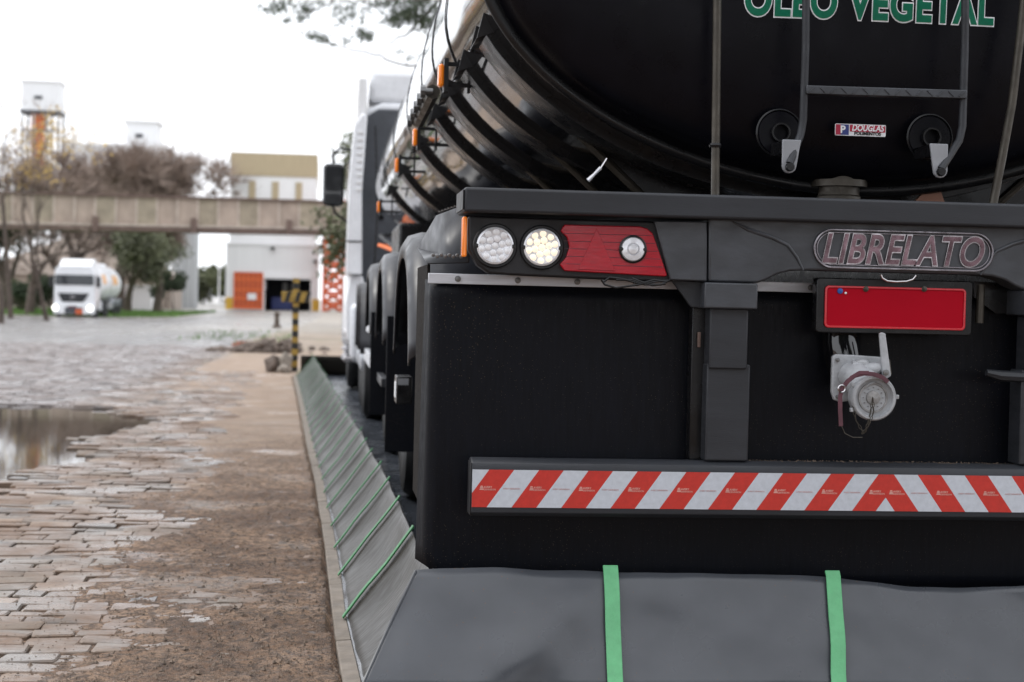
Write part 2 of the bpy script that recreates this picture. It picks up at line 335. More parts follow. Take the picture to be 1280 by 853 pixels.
# setts --------------------------------------------------------------
def stone_mat():
    m = bpy.data.materials.new('worn_sett_stone'); m.use_nodes = True; t = m.node_tree; b = t.nodes['Principled BSDF']; L = t.links
    geo = nn(t, 'ShaderNodeNewGeometry'); oi = nn(t, 'ShaderNodeAttribute'); oi.attribute_name = 'tone'; oi.attribute_type = 'GEOMETRY'
    def noise(s, d=6, r=.65):
        n = nn(t, 'ShaderNodeTexNoise'); n.inputs['Scale'].default_value = s; n.inputs['Detail'].default_value = d; n.inputs['Roughness'].default_value = r; L.new(geo.outputs['Position'], n.inputs[0]); return n.outputs[0]
    cr = nn(t, 'ShaderNodeValToRGB'); e = cr.color_ramp.elements; e[0].color = (.085, .078, .075, 1); e[1].color = (.25, .175, .12, 1)
    x = e.new(.4); x.color = (.155, .12, .09, 1); x = e.new(.75); x.color = (.17, .145, .125, 1)
    L.new(oi.outputs['Fac'], cr.inputs[0])
    def mix(f, a, c, k=1):
        mr = nn(t, 'ShaderNodeMapRange'); L.new(f[0], mr.inputs[0]); mr.inputs[1].default_value = f[1]; mr.inputs[2].default_value = f[2]; mr.inputs[4].default_value = k
        n = nn(t, 'ShaderNodeMix'); n.data_type = 'RGBA'; L.new(mr.outputs[0], n.inputs[0]); L.new(a, n.inputs[6])
        if isinstance(c, tuple): n.inputs[7].default_value = (*c, 1)
        else: L.new(c, n.inputs[7])
        return n.outputs[2]
    c = mix((noise(2.2), .40, .56), cr.outputs[0], (.155, .095, .06), .9)
    c = mix((noise(40), .5, .75), c, (.08, .062, .05), .7)
    sp = nn(t, 'ShaderNodeSeparateXYZ'); L.new(geo.outputs['Position'], sp.inputs[0])
    wx = nn(t, 'ShaderNodeMapRange'); L.new(sp.outputs[0], wx.inputs[0]); wx.inputs[1].default_value = -1.75; wx.inputs[2].default_value = -2.6; wx.inputs[4].default_value = .6
    k = nn(t, 'ShaderNodeMix'); k.data_type = 'RGBA'; L.new(wx.outputs[0], k.inputs[0]); L.new(c, k.inputs[6]); k.inputs[7].default_value = (.145, .134, .138, 1); c = k.outputs[2]
    L.new(c, b.inputs['Base Color'])
    mr = nn(t, 'ShaderNodeMapRange'); L.new(noise(1.7), mr.inputs[0]); mr.inputs[1].default_value = .40; mr.inputs[2].default_value = .60; mr.inputs[3].default_value = .75; mr.inputs[4].default_value = .24
    wr = nn(t, 'ShaderNodeMath'); wr.operation = 'MULTIPLY_ADD'; L.new(wx.outputs[0], wr.inputs[0]); wr.inputs[1].default_value = -.16; L.new(mr.outputs[0], wr.inputs[2]); wr.use_clamp = True
    wm = nn(t, 'ShaderNodeMath'); wm.operation = 'MAXIMUM'; L.new(wr.outputs[0], wm.inputs[0]); wm.inputs[1].default_value = .16
    L.new(wm.outputs[0], b.inputs['Roughness'])
    bp = nn(t, 'ShaderNodeBump'); bp.inputs['Strength'].default_value = .6; bp.inputs['Distance'].default_value = .006; L.new(noise(48), bp.inputs['Height']); L.new(bp.outputs[0], b.inputs['Normal'])
    return m
M['sett'] = stone_mat()
def sett_geom(x0, x1, y0, y1):
    """one worn block with rounded, uneven top: returns verts (world) and faces"""
    r = .006; cx, cy = (x0 + x1) / 2, (y0 + y1) / 2
    zt = base_z(cx, cy) + STONE_Z + random.uniform(-.005, .004); tx, ty = random.uniform(-.035, .035), random.uniform(-.05, .05)
    q = [(x0, y0), (x1, y0), (x1, y1), (x0, y1)]; q = [(a + random.uniform(-.009, .009), c + random.uniform(-.009, .009)) for a, c in q]
    O = []
    for i in range(4):      # eight-sided outline: corners cut
        a, p, n = Vector(q[i]), Vector(q[i - 1]), Vector(q[(i + 1) % 4])
        k = random.uniform(.004, .011)
        O += [a + (p - a).normalized() * k, a + (n - a).normalized() * k]
    c = Vector((cx, cy)); zf = lambda p: zt + (p.x - cx) * tx + (p.y - cy) * ty
    V = [(p.x, p.y, zt - .09) for p in O] + [(p.x, p.y, zf(p) - .004 - random.uniform(0, .003)) for p in O]
    I = [c + (p - c) * (1 - r / max(.02, (p - c).length)) for p in O]; V += [(p.x, p.y, zf(p) - random.uniform(0, .003)) for p in I]
    V.append((cx, cy, zt + random.uniform(-.002, .003)))
    F = [(i, (i + 1) % 8, 8 + (i + 1) % 8, 8 + i) for i in range(8)] + [(8 + i, 8 + (i + 1) % 8, 16 + (i + 1) % 8, 16 + i) for i in range(8)] + [(16 + i, 16 + (i + 1) % 8, 24) for i in range(8)]
    return V, F
setts = []
y = 4.25
while y < 36:
    d = random.uniform(.095, .14); wv = .02 * nz(0, y, 1, 11)
    xl = -.36 - .215 * y; x = xl - random.uniform(0, .2)
    lim = foot(y) - .06 if y < 12 else -.55 - .02 * y
    if y > 24: lim = -2.0
    while x < lim:
        wd = random.uniform(.10, .225); x1 = min(x + wd, foot(y) - .085)
        ya = y + .02 * nz(x, y, 1.3, 12)
        if x1 - x > .05: setts.append((x, x1 - .003, ya, ya + d - .004))
        x += wd
    y += d
def setmesh(lst, name):
    me = bpy.data.meshes.new(name); V = []; F = []; T = []
    for q in lst:
        v, f = sett_geom(*q); o = len(V); V += v; F += [tuple(i + o for i in a) for a in f]; T += [random.random()] * len(v)
    return me, V, F, T
def finish(me, V, F, T):
    me.from_pydata(V, [], F); a = me.attributes.new('tone', 'FLOAT', 'POINT'); a.data.foreach_set('value', T)
    me.materials.append(M['sett']); me.polygons.foreach_set('use_smooth', [True] * len(F)); me.set_sharp_from_angle(angle=R(24)); me.update()
pav = bpy.data.objects.new('pavement', None); COL.objects.link(pav); tag(pav, 'worn uneven stone setts half covered by soil beside the liner wall', kind='structure'); pav.location = (-.8, 6, 0); ORG[pav.name] = Vector((-.8, 6, 0))
def shows(q): return soil_z((q[0] + q[1]) / 2, (q[2] + q[3]) / 2) < base_z((q[0] + q[1]) / 2, (q[2] + q[3]) / 2) + STONE_Z + .003 and q[1] > -.20 * q[2] * 1.02 - .02
near = [q for q in setts if q[2] < 9.4 and shows(q)][:296]; ns = set(near); rest = [q for q in setts if q not in ns]
for q in near:
    me, V, F, T = setmesh([q], 'sett'); c = Vector(((q[0] + q[1]) / 2, (q[2] + q[3]) / 2, 0))
    V = [tuple(Vector(p) - c) for p in V]; finish(me, V, F, T)
    o = bpy.data.objects.new('sett', me); COL.objects.link(o); o.parent = pav; o.location = c - ORG[pav.name]
me, V, F, T = setmesh(rest, 'far_setts'); finish(me, [tuple(Vector(p) - ORG[pav.name]) for p in V], F, T)
o = bpy.data.objects.new('far_setts', me); COL.objects.link(o); o.parent = pav; o['kind'] = 'stuff'
# kerb beside the liner and the raised line at the road's edge
kb = []
y = 3.4
while y < 23:
    l = random.uniform(.75, 1.05); a, c = foot(y), foot(y + l); z = soil_z(a - .05, y); z2 = max(base_z(a, y), 0) + .009 + random.uniform(0, .006)
    b_ = MB(); b_.add([(a - .05, y + .006, -.1), (a + .01, y + .006, -.1), (c + .01, y + l - .006, -.1), (c - .05, y + l - .006, -.1), (a - .047, y + .006, z2 - .004), (a + .01, y + .006, z2), (c + .01, y + l - .006, z2), (c - .047, y + l - .006, z2 - .004)],
                   [(0, 3, 2, 1), (4, 5, 6, 7), (0, 1, 5, 4), (1, 2, 6, 5), (2, 3, 7, 6), (3, 0, 4, 7)])
    b_.build('kerb_stone', 'kerb', pav, bevel=.005); y += l
y = 16.5
while y < 40:
    l = random.uniform(.8, 1.1); xk = -1.82 - .012 * (y - 12)
    b_ = MB(); b_.box(xk, xk + .11, y, y + l - .012, -.1, .000 + random.uniform(-.006, .006)); b_.build('kerb_stone', 'kerb', pav, bevel=.006); y += l
# water ---------------------------------------------------------------
def water_mat():
    m = mat('puddle_water', (.035, .030, .024), .03, var=.2, rvar=.015, bump=.02, bs=6, spec=.7); return m
M['water'] = water_mat()
def puddle(lab, cx, cy, rx, ry, z, f=None):
    b_ = MB(); n = 64
    P = []
    for k in range(n):
        t = 2 * PI * k / n; r = 1 + .16 * mn.noise(Vector((math.cos(t) * 1.6 + cx, math.sin(t) * 1.6, 2)))
        P.append((cx + rx * r * math.cos(t), cy + ry * r * math.sin(t), z))
    b_.add(P + [(cx, cy, z)], [(k, (k + 1) % n, n) for k in range(n)])
    o = b_.build('puddle', 'water', org=(cx, cy, z)); tag(o, lab, kind='structure'); return o
# vertices are absolute: build() keeps them absolute when org is given
puddle('large muddy puddle reflecting the trees among the setts', -3.75, 11.9, 2.8, 5.3, -.014)
puddle('narrow far puddle shining on the wet road', -2.75, 31, .30, 2.2, .004)
puddle('small sheet of water on the far track', -1.95, 38, .22, 3.0, .006)
# grit ----------------------------------------------------------------
b_ = MB()
for i in range(20000):
    y = 4.4 + 8 * random.random() ** 1.9; x = random.uniform(-.28 - .2 * y, foot(y) - .06)
    if random.random() > .10 + cover(x, y) * .9: continue
    r = random.uniform(.0012, .0045) * (1 if random.random() < .95 else 2.4); z = soil_z(x, y) + r * .3
    if cover(x, y) < .4: z = base_z(x, y) + STONE_Z + .002
    V = [(x + r * random.uniform(.6, 1.3) * a, y + r * random.uniform(.6, 1.3) * c, z + r * .8 * e) for a, c, e in ((1, 0, 0), (0, 1, 0), (-1, 0, 0), (0, -1, 0), (0, 0, 1))]
    b_.add(V, [(0, 1, 4), (1, 2, 4), (2, 3, 4), (3, 0, 4)])
tag(b_.build('loose_grit', 'peb', ang=10), 'loose grit and crumbs of soil scattered over the setts', kind='stuff')
b_ = MB()
for i in range(26):
    y = random.uniform(4.8, 9); x = random.uniform(-1.1, .0); a = random.random() * PI; l = random.uniform(.012, .03); z = soil_z(x, y) + .012
    u = Vector((math.cos(a), math.sin(a), 0)) * l; v = Vector((-u.y, u.x, 0)) * .4; c = Vector((x, y, z))
    b_.add([c - u, c + v * .9 + Vector((0, 0, .004)), c + u + Vector((0, 0, .006)), c - v], [(0, 1, 2, 3)])
tag(b_.build('dry_leaves', 'leafyel' if 0 else 'twig'), 'few dry brown leaves lying on the soil', kind='stuff')

# far verge and grass
def grass(name, x0, x1, y0, y1, n, h, lab):
    b_ = MB()
    for i in range(n):
        x = random.uniform(x0, x1); y = random.uniform(y0, y1); z = base_z(x, y) + .02; l = h * random.uniform(.5, 1.3); a = random.random() * PI; wd = l * .35
        b_.add([(x - wd * math.cos(a), y - wd * math.sin(a), z), (x + wd * math.cos(a), y + wd * math.sin(a), z), (x + random.uniform(-1, 1) * wd, y + random.uniform(-1, 1) * wd, z + l)], [(0, 1, 2)])
    return tag(b_.build(name, 'grass', ang=180), lab, kind='stuff')
v_ = MB(); P = []
nx_ = 24; ny_ = 6
for j in range(ny_ + 1):
    for i in range(nx_ + 1):
        x = -62 + 52.5 * i / nx_; y = 109 + 40 * j / ny_; P.append((x, y, base_z(x, y) + .015 + (.03 if 0 < i < nx_ and 0 < j < ny_ else -.05)))
v_.add(P, [(j * (nx_ + 1) + i, j * (nx_ + 1) + i + 1, (j + 1) * (nx_ + 1) + i + 1, (j + 1) * (nx_ + 1) + i) for j in range(ny_) for i in range(nx_)])
M['lawn'] = mat('mown_verge', (.10, .17, .045), .9, var=.3, vs=.4)
tag(v_.build('verge', 'lawn', ang=180), 'green grass verge beyond the white tanker', kind='structure')
grass('grass', -62, -9.6, 109, 148, 26000, .22, 'green grass covering the verge behind the white tanker')
grass('weeds', -3.6, -.8, 40, 52, 260, .07, 'low green weeds on the bare ground near the striped post')
# ------------------------------------------------------------------ spill containment liner
BX1 = 3.12; BY0, BY1 = 4.50, 22.9
berm = thing('containment_liner', (1.6, 12, 0), 'dark grey spill containment liner with green straps, the tankers parked inside it', 'spill barrier')
def wall_sheet(name, f, nu, nv, m, flip=False):
    b_ = MB(); V = [f(i / nu, j / nv) for i in range(nu + 1) for j in range(nv + 1)]
    b_.add(V, [(i * (nv + 1) + j, (i + 1) * (nv + 1) + j, (i + 1) * (nv + 1) + j + 1, i * (nv + 1) + j + 1) for i in range(nu) for j in range(nv)])
    return b_.build(name, m, berm, ang=60, solid=.006)
ST = [5.46, 6.30, 7.00, 7.67, 8.33, 9.0, 9.66]
while ST[-1] < 22.3: ST.append(ST[-1] + .665)
def ridge(y):   # 1 at a strap, 0 midway
    ds = [abs(y - s) for s in ST]; return math.exp(-(min(ds) / .10) ** 2)
def left_pt(y, v):
    x = foot(y); lean = .212 + .012 * nz(0, y, .9, 21)
    sag = (1 - ridge(y)) * (.034 + .02 * nz(0, y, 2.3, 31)) * math.sin(PI * min(1, v * 1.0)) + .010 * mn.noise(Vector((v * 2.2 + y * 1.5, y * 6, 4))) * math.sin(PI * v)
    top = .284 + .006 * nz(0, y, 1.7, 22) - (1 - ridge(y)) * .012
    if y < 5.2: top *= 1 - .02 * sm(5.2, 4.6, y)
    end = sm(4.95, 4.62, y)       # near end folds round into the front wall
    return (x + lean * v + sag * .8 + end * .03 * v, max(y, 4.525 + .185 * v), .012 + top * v - sag * .25)
yl = [4.52 + (BY1 - 4.52) * (i / 320) ** 1.15 for i in range(321)]
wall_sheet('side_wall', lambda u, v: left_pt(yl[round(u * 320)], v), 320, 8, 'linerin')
def front_pt(x, v):
    dent = -.045 * math.exp(-((x - .50 - .25 * v) / .10) ** 2) * math.sin(PI * min(1, v)) + .060 * math.exp(-((x - 1.64 + .12 * v) / .09) ** 2) * v * (1.2 - v) + .016 * math.sin(x * 7.3 + 2.4 * v) * v * (1 - .3 * v) + .012 * mn.noise(Vector((x * 4 + v * 2, v * 1.2, 13))) + .010 * mn.noise(Vector((x * 2.2, v * 1.6, 3))) + .007 * mn.noise(Vector((x * 7, v * 3, 8)))
    top = .284 + .012 * math.sin(x * 2.6 + .4) + .006 * math.sin(x * 6.1) - .020 * sm(1.35, 1.75, x) + .003 * mn.noise(Vector((x * 9, 0, 4)))
    top -= .010 * sm(.5, .2, x)
    return (x, BY0 - .01 + .19 * v + dent * 1.0, .010 + top * v)
def fp(u, v):
    x0 = .112 + .150 * v; x = x0 + (BX1 - .1 * (v) - x0) * u
    p = front_pt(x, v); c = math.exp(-((x - x0) / .05) ** 2); return (p[0], p[1] + .012 * c * math.sin(PI * v), p[2])
fw = wall_sheet('front_wall', fp, 260, 14, 'liner')
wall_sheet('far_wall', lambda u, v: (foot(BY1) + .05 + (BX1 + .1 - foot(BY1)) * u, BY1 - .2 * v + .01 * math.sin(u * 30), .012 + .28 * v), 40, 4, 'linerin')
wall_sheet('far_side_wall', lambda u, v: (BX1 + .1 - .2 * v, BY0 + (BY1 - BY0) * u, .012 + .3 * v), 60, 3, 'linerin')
def floor_pt(u, v):
    y = BY0 + .0 + (BY1 - BY0) * u; x = foot(y) + (BX1 + .1 - foot(y)) * v
    return (x, y, .020 + .006 * mn.noise(Vector((x * 3, y * 2.2, 1))) + .004 * mn.noise(Vector((x * 1, y * 7, 1))))
wall_sheet('liner_floor', floor_pt, 300, 24, 'linerfloor')
# straps: flat green band with a folded over top end
def strap_mesh(P, wdir, n, m, w_=.022, th=.006, hook=.018):
    b_ = MB(); wdir = Vector(wdir).normalized(); V = []
    for i, p in enumerate(P):
        p = Vector(p); t = (Vector(P[min(i + 1, len(P) - 1)]) - Vector(P[max(i - 1, 0)])).normalized(); q = wdir.cross(t).normalized()
        if q.z < 0: q = -q
        V += [p - wdir * w_ + q * .004, p + wdir * w_ + q * .004, p + wdir * w_ + q * (.004 + th), p - wdir * w_ + q * (.004 + th)]
    k = len(P)
    F = [(4 * i + a, 4 * i + (a + 1) % 4, 4 * i + 4 + (a + 1) % 4, 4 * i + 4 + a) for i in range(k - 1) for a in range(4)] + [(0, 3, 2, 1), (4 * k - 4, 4 * k - 3, 4 * k - 2, 4 * k - 1)]
    b_.add(V, F); return b_.build('strap', m, berm, bevel=.0015)
for y in ST:
    j = random.uniform(-.02, .02)
    P = [Vector(left_pt(y + j * v / 8, v / 8)) + Vector((-.006, 0, .004)) for v in range(9)]
    e = P[-1] + (P[-1] - P[-2]).normalized() * .02; P.append(e)
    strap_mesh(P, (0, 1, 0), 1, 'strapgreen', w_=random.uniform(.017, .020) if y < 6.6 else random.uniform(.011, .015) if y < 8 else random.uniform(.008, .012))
for pa, pb in ((763, 767), (1041, 1044), (1325, 1330), (1600, 1606)):
    xt_, xf_ = at(pa, 722, BY0 + .18).x, at(pb, 853, BY0 + .01).x
    P = [Vector(front_pt(xf_ + (xt_ - xf_) * v / 8, v / 8)) + Vector((0, -.008, .002)) for v in range(9)]
    P.append(P[-1] + Vector((0, .012, .014)))
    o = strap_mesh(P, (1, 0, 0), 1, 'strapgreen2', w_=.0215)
# left-hand edge hem of the front wall
hp = [Vector(fp(0, v / 10)) + Vector((-.002, -.002, 0)) for v in range(11)]
MB().tube(hp, .004, 6).build('hem', 'liner', berm)

# ------------------------------------------------------------------ black tank trailer
XC = 1.606; YR = 4.72
tr = thing('tank_trailer', (XC, YR, 0), 'long glossy black tank trailer seen from behind with red and white striped bumper bar', 'tank trailer')
def A(px, py, Y=YR): p = at(px, py, Y); return (p.x, p.z)
def apoly(pts, Y): return [A(px, py, Y) for px, py in pts]
TZ, TA, TBL, TBU = 2.10, 1.19, .69, .92
def sec(phi, off=0, sc=1.0):
    c, s_ = math.cos(phi), math.sin(phi); n = 1.86 if s_ < 0 else 2.0; bb = TBL if s_ < 0 else TBU
    x = (TA * sc + off) * math.copysign(abs(c) ** (2 / n), c); z = (bb * sc + off) * math.copysign(abs(s_) ** (2 / n), s_)
    return (XC + x, TZ + z)
NT = 96
def loft(rings, caps=True):
    b_ = MB(); V = []; n = len(rings[0][1])
    for y, pr in rings: V += [(x, y, z) for x, z in pr]
    F = [(i * n + k, i * n + (k + 1) % n, (i + 1) * n + (k + 1) % n, (i + 1) * n + k) for i in range(len(rings) - 1) for k in range(n)]
    if caps: F += [tuple(range(n))[::-1], tuple(range((len(rings) - 1) * n, len(rings) * n))]
    return b_.add(V, F)
ring = lambda off=0, sc=1.0: [sec(2 * PI * k / NT, off, sc) for k in range(NT)]
Y0T, Y1T = 5.02, 15.35
L_ = []
yy = Y0T
while yy < Y1T: L_.append((yy, ring(.0015 * math.sin(yy * 9)))); yy += .25
L_ += [(Y1T, ring(0)), (Y1T + .12, ring(0, .95)), (Y1T + .2, ring(0, .8)), (Y1T + .25, ring(0, .5)), (Y1T + .26, ring(0, .1))]
shell = loft(L_).build('tank_shell', 'tank', tr, ang=60)
hr = [(4.995, ring(0, .975)), (4.95, ring(0, .955))]
for k in range(1, 13):
    q = k / 12; hr.append((4.95 - .13 * math.sin(q * PI / 2) ** .9, ring(0, .955 * math.cos(q * PI / 2 * .985))))
head = loft(hr).build('tank_head', 'head', tr, ang=50)
rim = loft([(5.01, ring(.004)), (4.995, ring(.009)), (4.985, ring(.004)), (4.98, ring(-.012)), (4.99, ring(-.03))], False).build('head_rim', 'rib', tr, ang=50)
for y in (5.9, 6.7, 7.5, 8.95, 10.85, 12.8): loft([(y + .35, ring(.001)), (y + .354, ring(.005)), (y + .372, ring(.005)), (y + .376, ring(.001))], False).build('weld_seam', 'rib', shell, ang=60)
# stiffening bands under the shell with a turned-up bracket at each end
def band(y, wd=.26, ph0=R(200), ph1=R(340), h=.026):
    n = 50; P = [ph0 + (ph1 - ph0) * k / n for k in range(n + 1)]
    prof = [(0, -.002), (.0, h), (.012, h + .002), (wd * .5, h + .003), (wd - .012, h + .002), (wd, h), (wd, -.002)]
    b_ = MB(); V = []
    for p in P:
        for dy, of in prof: x, z = sec(p, of); V.append((x, y + dy, z))
    m = len(prof)
    b_.add(V, [(i * m + k, i * m + k + 1, (i + 1) * m + k + 1, (i + 1) * m + k) for i in range(n) for k in range(m - 1)] + [tuple(range(m)), tuple(range(n * m, n * m + m))])
    o = b_.build('stiffening_band', 'rib', tr, ang=25)
    for p, s_ in ((ph0, -1), (ph1, 1)):
        c = MB()
        a = sec(p + s_ * 0, -.01); e = sec(p + s_ * .0, h + .03); a2 = sec(p - s_ * -.10, -.01); 
        a2 = sec(p + s_ * .11, -.01)
        c.prism([a, e, a2], y - .004, y + .006, 'Y'); c.prism([a, e, a2], y + wd - .01, y + wd, 'Y')
        c.add([(a[0], y, a[1]), (e[0], y, e[1]), (e[0], y + wd, e[1]), (a[0], y + wd, a[1])], [(0, 1, 2, 3)])
        c.build('end_bracket', 'plastic', o, solid=.003)
    return o
BANDS = [5.16, 5.92, 6.72, 7.55, 9.0, 10.9, 12.9]
for y in BANDS: band(y)
# saddle legs: sloping plates from the shell down to the chassis
for y in [5.30] + BANDS[1:]:
    for s_ in (-1, 1):
        f = lambda x, z: (XC + s_ * (XC - x), z)
        c = MB(); c.prism([f(.70, 1.68), f(1.16, 1.28), f(1.25, 1.28), f(1.3, 1.5), f(.9, 1.66)], y + .10, y + .112, 'Y'); q = c.build('saddle_plate', 'rib', tr)
        MB().tube([(f(.69, 1.70)[0], y + .09, 1.70), (f(1.2, 1.24)[0], y + .09, 1.24)], .014, 8).build('edge_tube', 'steel', q)
# hazard marker lamps along the tank side
for y, z in ((5.6, 1.82), (6.95, 1.72), (7.9, 1.76), (9.3, 1.66), (11.3, 1.62)):
    pass
for (px, py), Y in (((553, 95), 6.08), ((520, 172), 8.0), ((497, 207), 9.6), ((474, 259), 12.6)):
    x, z = A(px, py, Y)
    c = MB(); c.box(x - .016, x + .004, Y - .03, Y + .03, z - .040, z + .040); lp = c.build('marker_lamp', 'amber', tr, bevel=.008)
    c = MB(); c.box(x + .004, x + .02, Y - .034, Y + .034, z - .06, z + .06); c.box(x + .02, x + .16, Y - .008, Y + .0, z + .035, z + .05); c.box(x + .02, x + .16, Y - .008, Y, z - .04, z - .025); c.box(x + .09, x + .10, Y - .014, Y + .006, z - .06, z + .10)
    c.build('lamp_bracket', 'plastic', lp)
# pipe tool rack between the lamps
c = MB(); 
x, z = A(541, 115, 6.75); x2, z2 = A(523, 152, 7.5); c.tube([(x, 6.75, z), (x2, 7.5, z2)], .03, 8)
rk = c.build('side_pipe', 'steel', tr)
for k in range(5):
    q = k / 4; xx = x + (x2 - x) * q; yy = 6.75 + .75 * q; zz = z + (z2 - z) * q
    MB().lathe([(.012, -.05), (.026, -.05), (.026, -.03), (.014, -.03), (.014, 0)], (xx, yy, zz), 'X', 10).build('valve_stub', 'bolt', rk)

# lettering on the head --------------------------------------------------
def headY(x, z):     # forward face of the domed head at x, z
    v = (z - TZ) / (TBL if z < TZ else TBU); n = 1.86 if z < TZ else 2.0; r = min(1, (abs((x - XC) / TA) ** n + abs(v) ** n) ** (1 / n) / .955); return 4.95 - .13 * math.sin(math.acos(max(-1, min(1, r)))) ** .9
hy = 4.805
xa, zb = A(931, 19, hy); xb, zb2 = A(1246, 25, hy)
xm = (xa + xb) / 2; zb = (zb + zb2) / 2
wdt = text('OLEO VEGETAL', .128, tr, 'txtwhite', (xm, hy, zb), 'lettering_outline', off=.0088, ext=.0006, sx=.80, space=1.12)
ws = max(v.co.x for v in wdt.data.vertices) - min(v.co.x for v in wdt.data.vertices)
k = (xb - xa) / ws
for v in wdt.data.vertices: v.co.x = (v.co.x + XC - xm) * k + xm - XC
t2 = text('OLEO VEGETAL', .128, tr, 'txtgreen', (xm, hy - .0016, zb), 'lettering', off=.0050, ext=.0006, sx=.80 * k, space=1.12)
for o_, dd in ((wdt, .003), (t2, .0045)):
    for v in o_.data.vertices: v.co.y = headY(v.co.x + XC, v.co.z) - dd + (.001 if v.co.y > hy - YR else 0) - YR
ax_ = xa + .045; c = MB(); c.prism([(ax_, zb + .112), (ax_ + .02, zb + .112), (ax_ + .045, zb + .145), (ax_ + .015, zb + .145)], headY(ax_, zb + .12) - .006, headY(ax_, zb + .12) - .001, 'Y'); c.build('accent', 'txtgreen', tr)
# small sticker ----------------------------------------------------------
sy = 4.822
x0, z1 = A(1044, 154.5, sy); x1, z0 = A(1107, 171.5, sy)
c = MB(); c.prism(rrect(x0, x1, z0, z1, .004), sy, sy + .001, 'Y'); stk = c.build('sticker', 'txtwhite', tr)
M['stkred'] = mat('sticker_red', (.42, .012, .05), .4); M['stkblue'] = mat('sticker_blue', (.03, .05, .22), .4)
zr = z0 + (z1 - z0) * .36; wx = x1 - x0
c = MB(); c.prism(rrect(x0 + wx * .29, x1 - .002, zr, z1 - .002, .002), sy - .0008, sy, 'Y'); c.build('red_band', 'stkred', stk)
c = MB(); c.prism([(x0 + .002, z0 + .002), (x0 + wx * .11, z0 + .002), (x0 + wx * .11, z1 - .002), (x0 + .002, z1 - .002)], sy - .0008, sy, 'Y'); c.build('emblem_left', 'stkred', stk)
c = MB(); c.prism([(x0 + wx * .11, z0 + .002), (x0 + wx * .27, z0 + .002), (x0 + wx * .27, z1 - .002), (x0 + wx * .11, z1 - .002)], sy - .0008, sy, 'Y'); c.build('emblem_right', 'stkblue', stk)
text('P', .030, stk, 'txtwhite', (x0 + wx * .15, sy - .0012, z0 + .008), 'emblem_letter', off=.001, ext=.0003)
text('DOUGLAS', .026, stk, 'txtwhite', (x0 + wx * .64, sy - .0012, zr + .003), 'sticker_name', off=.0008, ext=.0003, sx=.80, shear=.2)
text('POLIMENTOS', .0125, stk, 'black', (x0 + wx * .64, sy - .0012, z0 + .0035), 'sticker_line', off=.0005, ext=.0003, sx=1.08)

# ladder -------------------------------------------------------------------
LY = 4.70
def T3(pts, Y): return [(A(px, py, y)[0], y, A(px, py, y)[1]) for (px, py), y in zip(pts, Y if isinstance(Y, list) else [Y] * len(pts))]
lad = MB().tube(T3([(1008, -40), (1007, 60), (1004, 150), (1001, 168), (987, 205)], [LY, LY, LY, LY, LY - .03]), .0115, 12).build('ladder_rail', 'beam', tr)
MB().tube(T3([(1207, -40), (1206, 60), (1203, 158), (1199, 176), (1176, 212)], [LY, LY, LY, LY, LY - .03]), .0115, 12).build('ladder_rail', 'beam', tr)
for yy in (105, -35):
    (x0, z0), (x1, z1) = A(1006, yy + 8, LY), A(1206, yy + 14, LY)
    zc = (z0 + z1) / 2; rm = Matrix.Rotation(math.atan2(z0 - z1, x1 - x0), 3, 'Y')
    c = MB(); c.box(x0, x1, LY - .018, LY + .018, zc - .012, zc + .012, rot=rm); rg = c.build('ladder_rung', 'cross', tr, bevel=.002)
    for k in range(15):
        q = (k + .5) / 15; xx = x0 + (x1 - x0) * q; zz = z0 + (z1 - z0) * q
        c = MB(); c.box(xx - .011, xx + .011, LY - .021, LY - .0175, zz - .0014, zz + .0014, rot=Matrix.Rotation(R(42 if k % 2 else -42), 3, 'Y')); c.build('tread_ridge', 'cross', rg)
for (px, py), (qx, qy), (ex, ey) in (((978, 165), (987, 176), (987, 209)), ((1167, 171), (1170, 181), (1176, 215))):
    x, z = A(px, py, 4.80); c = MB(); c.lathe([(.067, 0), (.067, -.006), (.062, -.010), (.0, -.012)], (x, 4.84, z), 'Y', 40); dk = c.build('mounting_disc', 'head', tr)
    c = MB(); c.lathe([(.069, -.002), (.071, -.008), (.067, -.012), (.064, -.006)], (x, 4.84, z), 'Y', 40, closed=True); c.lathe([(.028, -.012), (.028, -.03), (.023, -.03), (.023, -.012)], (x, 4.84, z), 'Y', 24, closed=True); c.build('disc_bead', 'rib', dk)
    x, z = A(qx, qy, LY); x2, z2 = A(ex, ey, LY - .03)
    c = MB(); c.prism([(x - .028, z), (x + .026, z)] + [(x2 + .021 * math.cos(a), z2 + .003 + .021 * math.sin(a)) for a in [R(t) for t in (0, -30, -60, -90, -120, -150, -180)]], LY - .028, LY - .018, 'Y'); bk = c.build('ladder_bracket', 'brk', tr, bevel=.002)
    c = MB(); c.box(x - .02, x + .018, LY - .02, 4.83, z - .035, z - .0); c.build('bracket_arm', 'rib', bk)
    MB().lathe([(.0, -.012), (.011, -.012), (.013, -.008), (.013, .012)], (x2, LY - .03, z2), 'Y', 12).build('bracket_bolt', 'rib', bk)
# tubes running down the head
MB().tube(T3([(897, -40), (896, 60), (895, 150), (894, 250)], 4.74), .0125, 12).build('drain_tube', 'steel', tr)
MB().tube(T3([(1284, -40), (1276, 40), (1265, 130), (1252, 200), (1240, 262)], 4.74), .0125, 12).build('drain_tube', 'steel', tr)
x, z = A(894, 182, 4.74); MB().lathe([(.017, -.006), (.019, 0), (.017, .006)], (x, 4.74, z), 'Z', 14).build('tube_clip', 'rib', tr)
